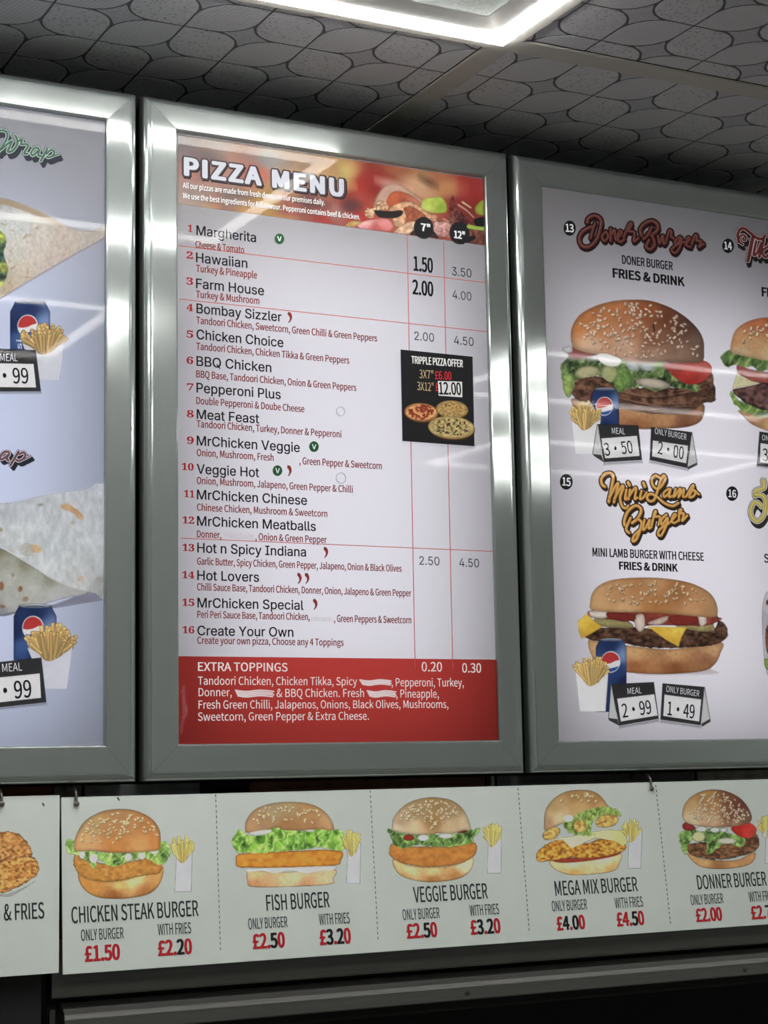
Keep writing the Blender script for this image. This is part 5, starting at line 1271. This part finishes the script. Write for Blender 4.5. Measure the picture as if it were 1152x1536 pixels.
# chicken steak burger
p = Pic(0, 1150, 3.4909, 335, 212, 900, 700, 0.9)
p.poly([(410, 560), (470, 590), (600, 600), (740, 568), (848, 520), (842, 600), (790, 660), (700, 685), (600, 692), (500, 680), (430, 630)], [(480, 620, (188, 130, 66)), (700, 590, (222, 200, 142)), (820, 560, (196, 142, 80)), (620, 620, (206, 164, 98)), (600, 675, (140, 84, 44)), (760, 660, (156, 100, 54))], edge=(.72, 16))
p.meat([(384, 500), (400, 460), (450, 490), (600, 510), (770, 480), (846, 505), (832, 560), (740, 572), (600, 602), (470, 592), (410, 560)], (174, 122, 58), (206, 158, 92), (128, 76, 40), 18, (4, 12), (.7, 14), .8)
p.lettuce([(345, 392), (380, 385), (440, 430), (560, 450), (700, 450), (830, 400), (884, 403), (890, 465), (842, 512), (770, 482), (700, 485), (590, 528), (520, 490), (490, 532), (440, 480), (400, 460), (352, 452)], LG, (8, 20))
for (x, y, rx, ry) in ((490, 480, 22, 25), (430, 462, 16, 20), (672, 474, 20, 20), (742, 468, 20, 18), (806, 440, 22, 18)): p.ell(x, y, rx, ry, 10, (206, 212, 196), (.8, 8))
p.poly([(392, 440), (396, 370), (440, 290), (520, 240), (600, 223), (700, 228), (790, 270), (834, 330), (840, 400), (830, 436), (760, 446), (600, 452), (480, 440)],
       [(480, 290, (166, 136, 92)), (620, 250, (156, 116, 76)), (760, 300, (164, 110, 62)), (820, 390, (178, 118, 66)), (450, 400, (190, 146, 98)), (600, 400, (176, 116, 62)), (600, 330, (164, 116, 70)), (740, 420, (190, 140, 86))], edge=(.72, 24), tex=(.06, 24))
p.seeds([(420, 400), (450, 290), (600, 228), (790, 275), (835, 380), (700, 340), (600, 420)], 92, 15, 21, (226, 206, 160))
BP(0, p, main_panel, BO, 'chicken steak burger with sesame bun and lettuce')
def bfries(*a, **k): fries_pic(*a, plane=BOARD, ref=BOARD_REF, mat=INK_BOARD, k=3, tint=(222, 204, 112), box=(176, 178, 186), poster=False, n=22, **k)
bfries('paper box of fries beside the chicken steak burger', main_panel, BO, 0, 1150, 3.4909, xl=888, xr=1022, yt=340, yb=505, bx0=915, bx1=1000, bt0=925, bt1=1006, by=655, seed=11, fw=13)
# fish burger
p = Pic(310, 1160, 4.114, 140, 165, 890, 720, 0.9)
p.poly([(248, 618), (270, 600), (500, 610), (782, 592), (780, 650), (762, 684), (500, 700), (280, 700), (252, 670)], [(300, 630, (206, 172, 124)), (550, 640, (212, 190, 146)), (740, 630, (206, 172, 132)), (300, 680, (178, 126, 86)), (600, 685, (184, 138, 96))], edge=(.75, 12))
p.poly([(250, 590), (500, 580), (782, 572), (772, 600), (700, 600), (620, 618), (520, 600), (420, 616), (340, 602), (262, 610)], (206, 210, 198), edge=(.85, 8), tex=(.1, 20))
p.meat([(180, 540), (196, 500), (330, 490), (600, 476), (822, 478), (826, 540), (785, 568), (500, 580), (300, 582), (195, 578)], (190, 124, 46), (212, 154, 66), (150, 84, 34), 30, (3, 20), (.66, 18), .8)
p.lettuce([(156, 412), (200, 350), (240, 372), (300, 390), (430, 330), (540, 352), (620, 360), (700, 322), (800, 342), (862, 392), (866, 455), (800, 478), (700, 455), (600, 470), (450, 482), (320, 490), (180, 482)], ((134, 184, 70), (186, 218, 130), (70, 112, 44)), (9, 26))
p.poly([(238, 350), (245, 290), (300, 222), (400, 186), (520, 176), (640, 190), (720, 230), (770, 290), (780, 352), (700, 345), (600, 352), (480, 350), (430, 335), (330, 370), (250, 366)],
       [(280, 320, (164, 128, 92)), (400, 240, (152, 134, 102)), (500, 220, (150, 130, 94)), (620, 240, (158, 120, 76)), (740, 300, (170, 134, 96)), (500, 310, (146, 104, 66)), (650, 320, (154, 112, 74)), (350, 290, (150, 116, 80))], edge=(.78, 24), tex=(.05, 30))
p.seeds([(260, 320), (330, 210), (520, 182), (700, 220), (765, 320), (600, 320), (430, 310)], 46, 17, 22, (216, 198, 160))
p.poly([(262, 368), (330, 352), (400, 348), (380, 372), (300, 385)], (212, 216, 206)); p.poly([(600, 352), (660, 348), (650, 362)], (212, 216, 206))
BP(0, p, main_panel, BO, 'fish burger with frilly lettuce')
bfries('paper box of fries beside the fish burger', main_panel, BO, 310, 1160, 4.114, xl=832, xr=960, yt=325, yb=512, bx0=862, bx1=944, bt0=872, bt1=950, by=680, seed=12, fw=13)
# veggie burger
p = Pic(540, 1160, 4.114, 165, 138, 745, 680, 0.9)
p.poly([(206, 530), (300, 568), (450, 580), (600, 562), (694, 520), (686, 590), (620, 645), (500, 668), (380, 668), (270, 640), (215, 590)], [(300, 600, (214, 194, 146)), (450, 610, (208, 182, 128)), (640, 570, (218, 200, 156)), (450, 655, (150, 100, 52)), (600, 640, (164, 116, 66)), (280, 630, (180, 136, 82))], edge=(.74, 16))
p.meat([(180, 480), (200, 436), (300, 452), (430, 452), (560, 452), (700, 426), (720, 470), (690, 522), (600, 560), (450, 578), (300, 565), (200, 522)], (176, 116, 54), (198, 140, 66), (140, 76, 42), 34, (4, 20), (.72, 18), .8)
p.lettuce([(172, 345), (210, 358), (330, 378), (500, 380), (600, 368), (738, 340), (732, 362), (704, 395), (692, 428), (560, 452), (420, 448), (340, 438), (290, 465), (220, 450), (190, 400)], ((110, 146, 70), (156, 184, 112), (60, 86, 46)), (7, 22))
for (x, y, rx, ry, c) in ((300, 396, 32, 20, (132, 42, 38)), (625, 358, 36, 10, (110, 36, 34)), (390, 398, 36, 20, (196, 204, 192)), (530, 386, 46, 16, (200, 206, 196)), (452, 392, 14, 18, (100, 140, 66))): p.ell(x, y, rx, ry, 0, c, (.75, 8))
p.poly([(198, 332), (210, 270), (270, 202), (350, 162), (450, 148), (560, 165), (630, 215), (670, 290), (682, 348), (640, 352), (560, 372), (480, 368), (430, 380), (300, 372), (206, 352)],
       [(250, 300, (158, 136, 104)), (350, 220, (146, 122, 82)), (460, 190, (136, 110, 70)), (580, 230, (142, 118, 82)), (640, 310, (174, 154, 124)), (450, 290, (146, 110, 62)), (330, 340, (190, 168, 136)), (560, 345, (180, 156, 122)), (230, 340, (196, 180, 152))], edge=(.8, 24), tex=(.06, 30))
p.seeds([(230, 290), (290, 200), (450, 155), (600, 200), (670, 300), (560, 280), (450, 380), (380, 300)], 100, 16, 23, (218, 204, 172), True)
BP(0, p, main_panel, BO, 'veggie burger with a golden crumbed patty')
bfries('paper box of fries beside the veggie burger', main_panel, BO, 540, 1160, 4.114, xl=748, xr=882, yt=276, yb=455, bx0=786, bx1=868, bt0=792, bt1=872, by=616, seed=13, fw=13)
# mega mix burger
p = Pic(780, 1150, 3.0968, 68, 98, 508, 512, 0.9)
p.poly([(142, 438), (250, 438), (456, 400), (460, 450), (430, 485), (330, 500), (230, 502), (160, 476)], [(250, 455, (206, 204, 176)), (400, 435, (204, 200, 172)), (250, 488, (192, 150, 78)), (420, 475, (190, 150, 84))], edge=(.78, 9))
p.poly([(150, 425), (300, 420), (460, 392), (440, 415), (300, 440), (180, 446)], (150, 60, 44))
p.meat([(78, 415), (100, 375), (190, 338), (300, 356), (400, 330), (484, 360), (484, 388), (400, 415), (300, 425), (250, 420), (150, 436), (90, 440)], (192, 134, 52), (220, 172, 88), (120, 72, 30), 13, (5, 14), (.7, 10))
p.poly([(108, 342), (250, 322), (400, 292), (492, 298), (498, 356), (478, 368), (440, 346), (350, 330), (240, 380), (198, 340)], [(150, 340, (214, 208, 160)), (400, 310, (206, 200, 140)), (470, 330, (200, 190, 120)), (240, 360, (218, 208, 160))], smooth=False, edge=(.85, 7), tex=(.03, 30))
p.poly([(112, 262), (120, 200), (160, 146), (220, 115), (300, 108), (360, 125), (400, 170), (412, 205), (330, 215), (240, 250), (200, 262), (120, 296)], [(160, 180, (164, 134, 88)), (260, 130, (146, 110, 66)), (350, 150, (150, 112, 66)), (180, 240, (190, 172, 136)), (280, 190, (176, 144, 96)), (380, 190, (170, 136, 92)), (130, 260, (160, 130, 96))], edge=(.78, 16), tex=(.05, 20))
p.seeds([(170, 170), (220, 118), (300, 112), (360, 135), (380, 170), (260, 175)], 16, 14, 24, (216, 202, 160))
p.lettuce([(200, 250), (240, 235), (300, 205), (340, 195), (400, 184), (462, 208), (466, 232), (420, 225), (350, 240), (330, 300), (350, 315), (290, 322), (220, 300)], ((134, 158, 76), (180, 202, 120), (84, 104, 50)), (5, 14))
for (x, y, rx, ry, r) in ((146, 310, 44, 26, -25), (278, 276, 30, 28, 30), (404, 252, 54, 30, -12)):
    a = np.linspace(0, 2 * math.pi, 14, endpoint=False); r0 = math.radians(r)
    p.meat([(x + rx * math.cos(t) * math.cos(r0) - ry * math.sin(t) * math.sin(r0), y + rx * math.cos(t) * math.sin(r0) + ry * math.sin(t) * math.cos(r0)) for t in a], (186, 150, 76), (212, 186, 116), (126, 92, 46), 12, (3, 10), (.75, 8))
p.ell(225, 240, 22, 16, 0, (206, 212, 200), None, .9, soft=4)
BP(0, p, main_panel, BO, 'mega mix burger with two fillets and cheese')
bfries('paper box of fries beside the mega mix burger', main_panel, BO, 780, 1150, 3.0968, xl=466, xr=566, yt=226, yb=352, bx0=502, bx1=560, bt0=504, bt1=566, by=472, seed=14, fw=10)
# donner burger
p = Pic(780, 1150, 3.0968, 735, 98, 1125, 485, 0.9)
p.poly([(776, 402), (860, 430), (1000, 435), (1088, 398), (1082, 440), (1030, 465), (920, 475), (830, 460)], [(860, 440, (186, 146, 96)), (1000, 445, (176, 132, 86)), (920, 468, (146, 100, 62))], edge=(.75, 9))
p.meat([(776, 365), (860, 350), (1000, 350), (1090, 312), (1112, 345), (1106, 376), (1070, 402), (930, 432), (800, 412)], (106, 72, 50), (144, 104, 76), (60, 40, 30), 14, (4, 12), (.7, 9))
p.lettuce([(742, 310), (830, 285), (930, 300), (1040, 330), (1024, 372), (960, 352), (900, 392), (870, 402), (860, 345), (790, 345), (768, 405), (750, 375)], ((112, 150, 74), (166, 196, 118), (62, 88, 46)), (5, 14))
for (x, y, rx, ry, c) in ((830, 325, 30, 24, (176, 178, 134)), (960, 345, 44, 14, (196, 192, 170)), (842, 290, 26, 12, (204, 208, 204)), (905, 294, 22, 12, (196, 204, 200)), (946, 294, 18, 10, (190, 200, 196))): p.ell(x, y, rx, ry, 0, c, (.75, 6))
p.poly([(754, 272), (776, 258), (816, 284), (790, 298), (762, 292)], (134, 46, 42)); p.poly([(980, 286), (1010, 268), (1060, 258), (1098, 288), (1082, 325), (1040, 332), (1000, 312)], [(1010, 290, (160, 40, 36)), (1060, 280, (188, 52, 44)), (1080, 300, (170, 60, 50))], edge=(.82, 6))
p.poly([(757, 242), (762, 182), (800, 136), (870, 108), (950, 112), (1020, 145), (1065, 200), (1072, 252), (1010, 275), (900, 282), (800, 270)],
       [(790, 180, (170, 138, 96)), (850, 140, (150, 112, 62)), (900, 180, (160, 116, 66)), (960, 150, (104, 62, 44)), (1020, 190, (94, 50, 42)), (1050, 240, (110, 82, 66)), (800, 240, (190, 170, 140)), (900, 250, (180, 150, 118)), (980, 230, (110, 64, 46)), (1000, 265, (150, 120, 96))], edge=(.78, 16), tex=(.06, 20))
p.seeds([(770, 220), (830, 125), (950, 115), (1060, 200), (1060, 255), (900, 275), (790, 255)], 150, 11, 25, (214, 200, 176), False)
BP(0, p, main_panel, BO, 'donner burger with a dark seeded bun')
bfries('paper box of fries beside the donner burger', main_panel, BO, 780, 1150, 3.0968, xl=1098, xr=1200, yt=212, yb=332, bx0=1138, bx1=1196, bt0=1142, bt1=1202, by=450, seed=15, fw=10)
# fried chicken on the short board
p = Pic(0, 1150, 3.4909, -330, 325, 215, 690, 0.9)
p.poly([(-200, 640), (0, 668), (60, 660), (150, 620), (180, 600), (100, 655), (20, 680)], (150, 148, 146), edge=None, tex=None, alpha=.7, soft=8)
p.meat([(-300, 420), (-200, 350), (-100, 340), (0, 342), (80, 346), (130, 380), (162, 430), (166, 466), (120, 490), (0, 500), (-300, 520)], (176, 122, 68), (208, 160, 104), (116, 70, 38), 14, (5, 14), (.72, 16))
p.meat([(-300, 500), (-100, 500), (20, 490), (100, 470), (170, 470), (198, 510), (196, 562), (140, 605), (70, 640), (20, 662), (-40, 655), (-300, 620)], (178, 122, 62), (212, 164, 98), (110, 62, 34), 12, (6, 14), (.72, 16))
p.stroke([(-40, 520), (30, 480), (60, 470)], 8, (84, 50, 32), 4, .7, soft=4)
p.build('fried_chicken_picture', BOARD, side_panel, SO, 2, BOARD_REF, INK_BOARD, label='pile of crumbed fried chicken pieces')

# screw holes and marks on the boards
for (x, y, pan, og) in ((64.5, 1207, side_panel, SO), (177, 1198.5, main_panel, BO)):
    poly_px(BOARD, 'screw_hole', [(x - 2, y - 2.5), (x + .5, y - 2.5), (x + 2.6, y + 1.5), (x + 1.5, y + 3), (x - .5, y + 1)], flat_ink((60, 58, 54), 'board'), pan, og, 3)

# ---- hooks that carry the boards
M_HOOK = plain('hook_wire', (120, 118, 112), 0.4, 0.8)
def tube(pts, r, n=8):
    rings = []
    pts = [Vector(p) for p in pts]
    for i, p_ in enumerate(pts):
        d = (pts[min(i + 1, len(pts) - 1)] - pts[max(i - 1, 0)]).normalized()
        a = d.cross(Vector((1, 0, 0.01))).normalized(); b_ = d.cross(a).normalized()
        rings.append([tuple(p_ + a * r * math.cos(2 * math.pi * j / n) + b_ * r * math.sin(2 * math.pi * j / n)) for j in range(n)])
    mb = MB(); mb.loft(rings); return mb
def hook(px, py, label):
    u, v = BOARD.uv(px, py)
    P = BOARD.P(np.array(u), np.array(v)); top = BOARD.P(np.array(u), np.array(0.0))
    org = (float(P[0]), float(P[1]), float(P[2]))
    r = empty('board_hook', org, label, 'hook', 'wire hooks carrying the boards')
    f = BOARD.N * 0.0030
    x = float(P[0])
    path = [P + f, P + BOARD.V * .004 + f * 1.2, top + BOARD.V * .002 + f * 1.2, top + BOARD.V * .006 - BOARD.N * .0, np.array([x, FACE + .02, EYE - .026]), np.array([x, FACE + .045, EYE - .022]), np.array([x, FACE + .060, EYE - .030])]
    tube(smooth_pts(np.array([list(q_)[1:] for q_ in path]), 4, False).tolist() and [(x, a, c) for a, c in smooth_pts(np.array([list(q_)[1:] for q_ in path]), 4, False)], 0.0023).build('wire', M_HOOK, r, org, True)
    mb = MB(); mb.loft([[(x + 0.0042 * math.cos(a) * s_, org[1] - 0.0045 - dd, org[2] + 0.0042 * math.sin(a) * s_) for a in np.linspace(0, 2 * math.pi, 10, endpoint=False)] for s_, dd in ((1, 0), (1, .0008), (.6, .0016))])
    mb.build('hook_tip', M_HOOK, r, org, True)
hook(113.5, 1206, 'wire hook over the left end of the long white board')
hook(1.5, 1206, 'wire hook over the short board at the left edge')
hook(975.5, 1183, 'wire hook over the long board above the donner burger')

# ---- battens and plates seen in the slot between light boxes and boards
def slot_piece(name, px0, px1, col, label, cat, rough=.6, metal=0.0, dz=0.0, y=FACE + 0.062, th=.016):
    a = rays(px0, 1178); c = rays(px1, 1178)
    x0 = float((CAM + a * y / a[1])[0]); x1 = float((CAM + c * y / c[1])[0])
    org = ((x0 + x1) / 2, y, EYE - .085)
    mb = MB(); mb.box(x0, x1, y, y + th, EYE - .085, EYE - .0235 + dz)
    o = mb.build(name, plain(name + str(px0), col, rough, metal, vary=.25, bscale=30), None, org); bevel(o, .0012)
    tag(o, label, cat); return o
slot_piece('timber_batten', 4, 79, (122, 62, 44), 'dark brown timber batten behind the short board', 'batten')
slot_piece('steel_plate', 81, 122, (120, 118, 110), 'scuffed grey bracket plate behind the left hook', 'bracket', .5, .3)
slot_piece('steel_plate', 127, 300, (128, 134, 134), 'grey plate in the slot above the chicken steak burger', 'plate', .5, .2)
slot_piece('timber_batten', 374, 728, (104, 58, 40), 'long brown timber batten above the fish and veggie burgers', 'batten')
slot_piece('steel_plate', 737, 742, (196, 196, 200), 'thin pale strip standing in for a highlight above the veggie burger', 'highlight strip', .4)  # pale strip added in place of a small vertical highlight
slot_piece('steel_plate', 746, 1043, (82, 84, 84), 'dark grey plate in the slot above the mega mix burger', 'plate', .5, .2)
slot_piece('steel_plate', 1047, 1200, (150, 150, 140), 'paler grey plate in the slot above the donner burger', 'plate', .5, .2)

# ---- steel canopy edge under the boards
M_HOOD = brushed('canopy_steel', (1, 0, 0), (0.25, 0.25, 0.24), 0.46, 0.3, (2, 300, 300))
yh = FACE + 0.020
def fascia(px0, z0_, z1_, x1, label, name='canopy_fascia'):
    r = rays(px0, 1500); x0 = float((CAM + r * yh / r[1])[0])
    return x0
xL = float((CAM + rays(78, 1490) * yh / rays(78, 1490)[1])[0])
canopy = empty('steel_canopy', (xL + .8, yh, EYE - .39), 'dark steel canopy edge with a screwed rail below the long board', 'canopy')
CO = (xL + .8, yh, EYE - .39)
mb = MB(); mb.loft([[(x, yh + a, EYE + c) for a, c in ((0, -.245), (0, -.3255), (.0015, -.3285), (.006, -.3295), (.030, -.3295), (.030, -.327), (.008, -.327), (.003, -.245))] for x in (xL, 2.95)])
mb.build('fascia', M_HOOD, canopy, CO)
xr_ = xL + .018
mb = MB(); mb.loft([[(x, yh + a, EYE + c) for a, c in ((.030, -.3365), (.016, -.3385), (.004, -.345), (-.002, -.3530), (-.004, -.3600), (-.004, -.3790), (-.002, -.3810), (.030, -.3815))] for x in (xr_, 2.95)])
mb.build('rail', M_HOOD, canopy, CO)
M_SCREW = plain('screw_head', (92, 90, 86), 0.4, 0.8)
for (px, py) in ((701, 1489.5), (1117.5, 1454.5)):
    r = rays(px, py); P = CAM + r * (yh - .004) / r[1]
    mb = MB(); n_ = 14
    for (rr, h) in ((.0042, 0), (.0042, .0008), (.003, .0016), (.001, .0012)):
        pass
    mb.loft([[(P[0] + rr * math.cos(2 * math.pi * i / n_), yh - .004 - h, P[2] + rr * math.sin(2 * math.pi * i / n_)) for i in range(n_)] for rr, h in ((.0044, -.0005), (.0044, .0008), (.0032, .0016), (.0012, .0013))])
    mb.build('screw', M_SCREW, canopy, CO, True)
mb = MB(); mb.loft([[(x, yh + a, EYE + c) for a, c in ((.032, -.245), (.032, -.40), (.036, -.40), (.036, -.245))] for x in (xL + .002, 2.95)])
mb.build('back_plate', M_BLACK, canopy, CO)
side = empty('steel_canopy', (xL - .3, yh + .012, EYE - .60), 'plain dark panel at the lower left corner', 'panel')
SOO = (xL - .3, yh + .012, EYE - .60)
mb = MB(); mb.box(xL - .75, xL - .012, yh + .012, yh + .016, EYE - .60, EYE - .25); bevel(mb.build('panel', plain('canopy_side', (46, 47, 48), .5, .3, bump=.1), side, SOO))
mb = MB(); mb.loft([[(x, yh + a, EYE + c) for a, c in ((.004, -.345), (.004, -.375), (.008, -.378), (.012, -.372), (.012, -.345))] for x in (xL - .002, xL + .006)])
mb.build('clip', M_SCREW, side, SOO)

flush_texts()
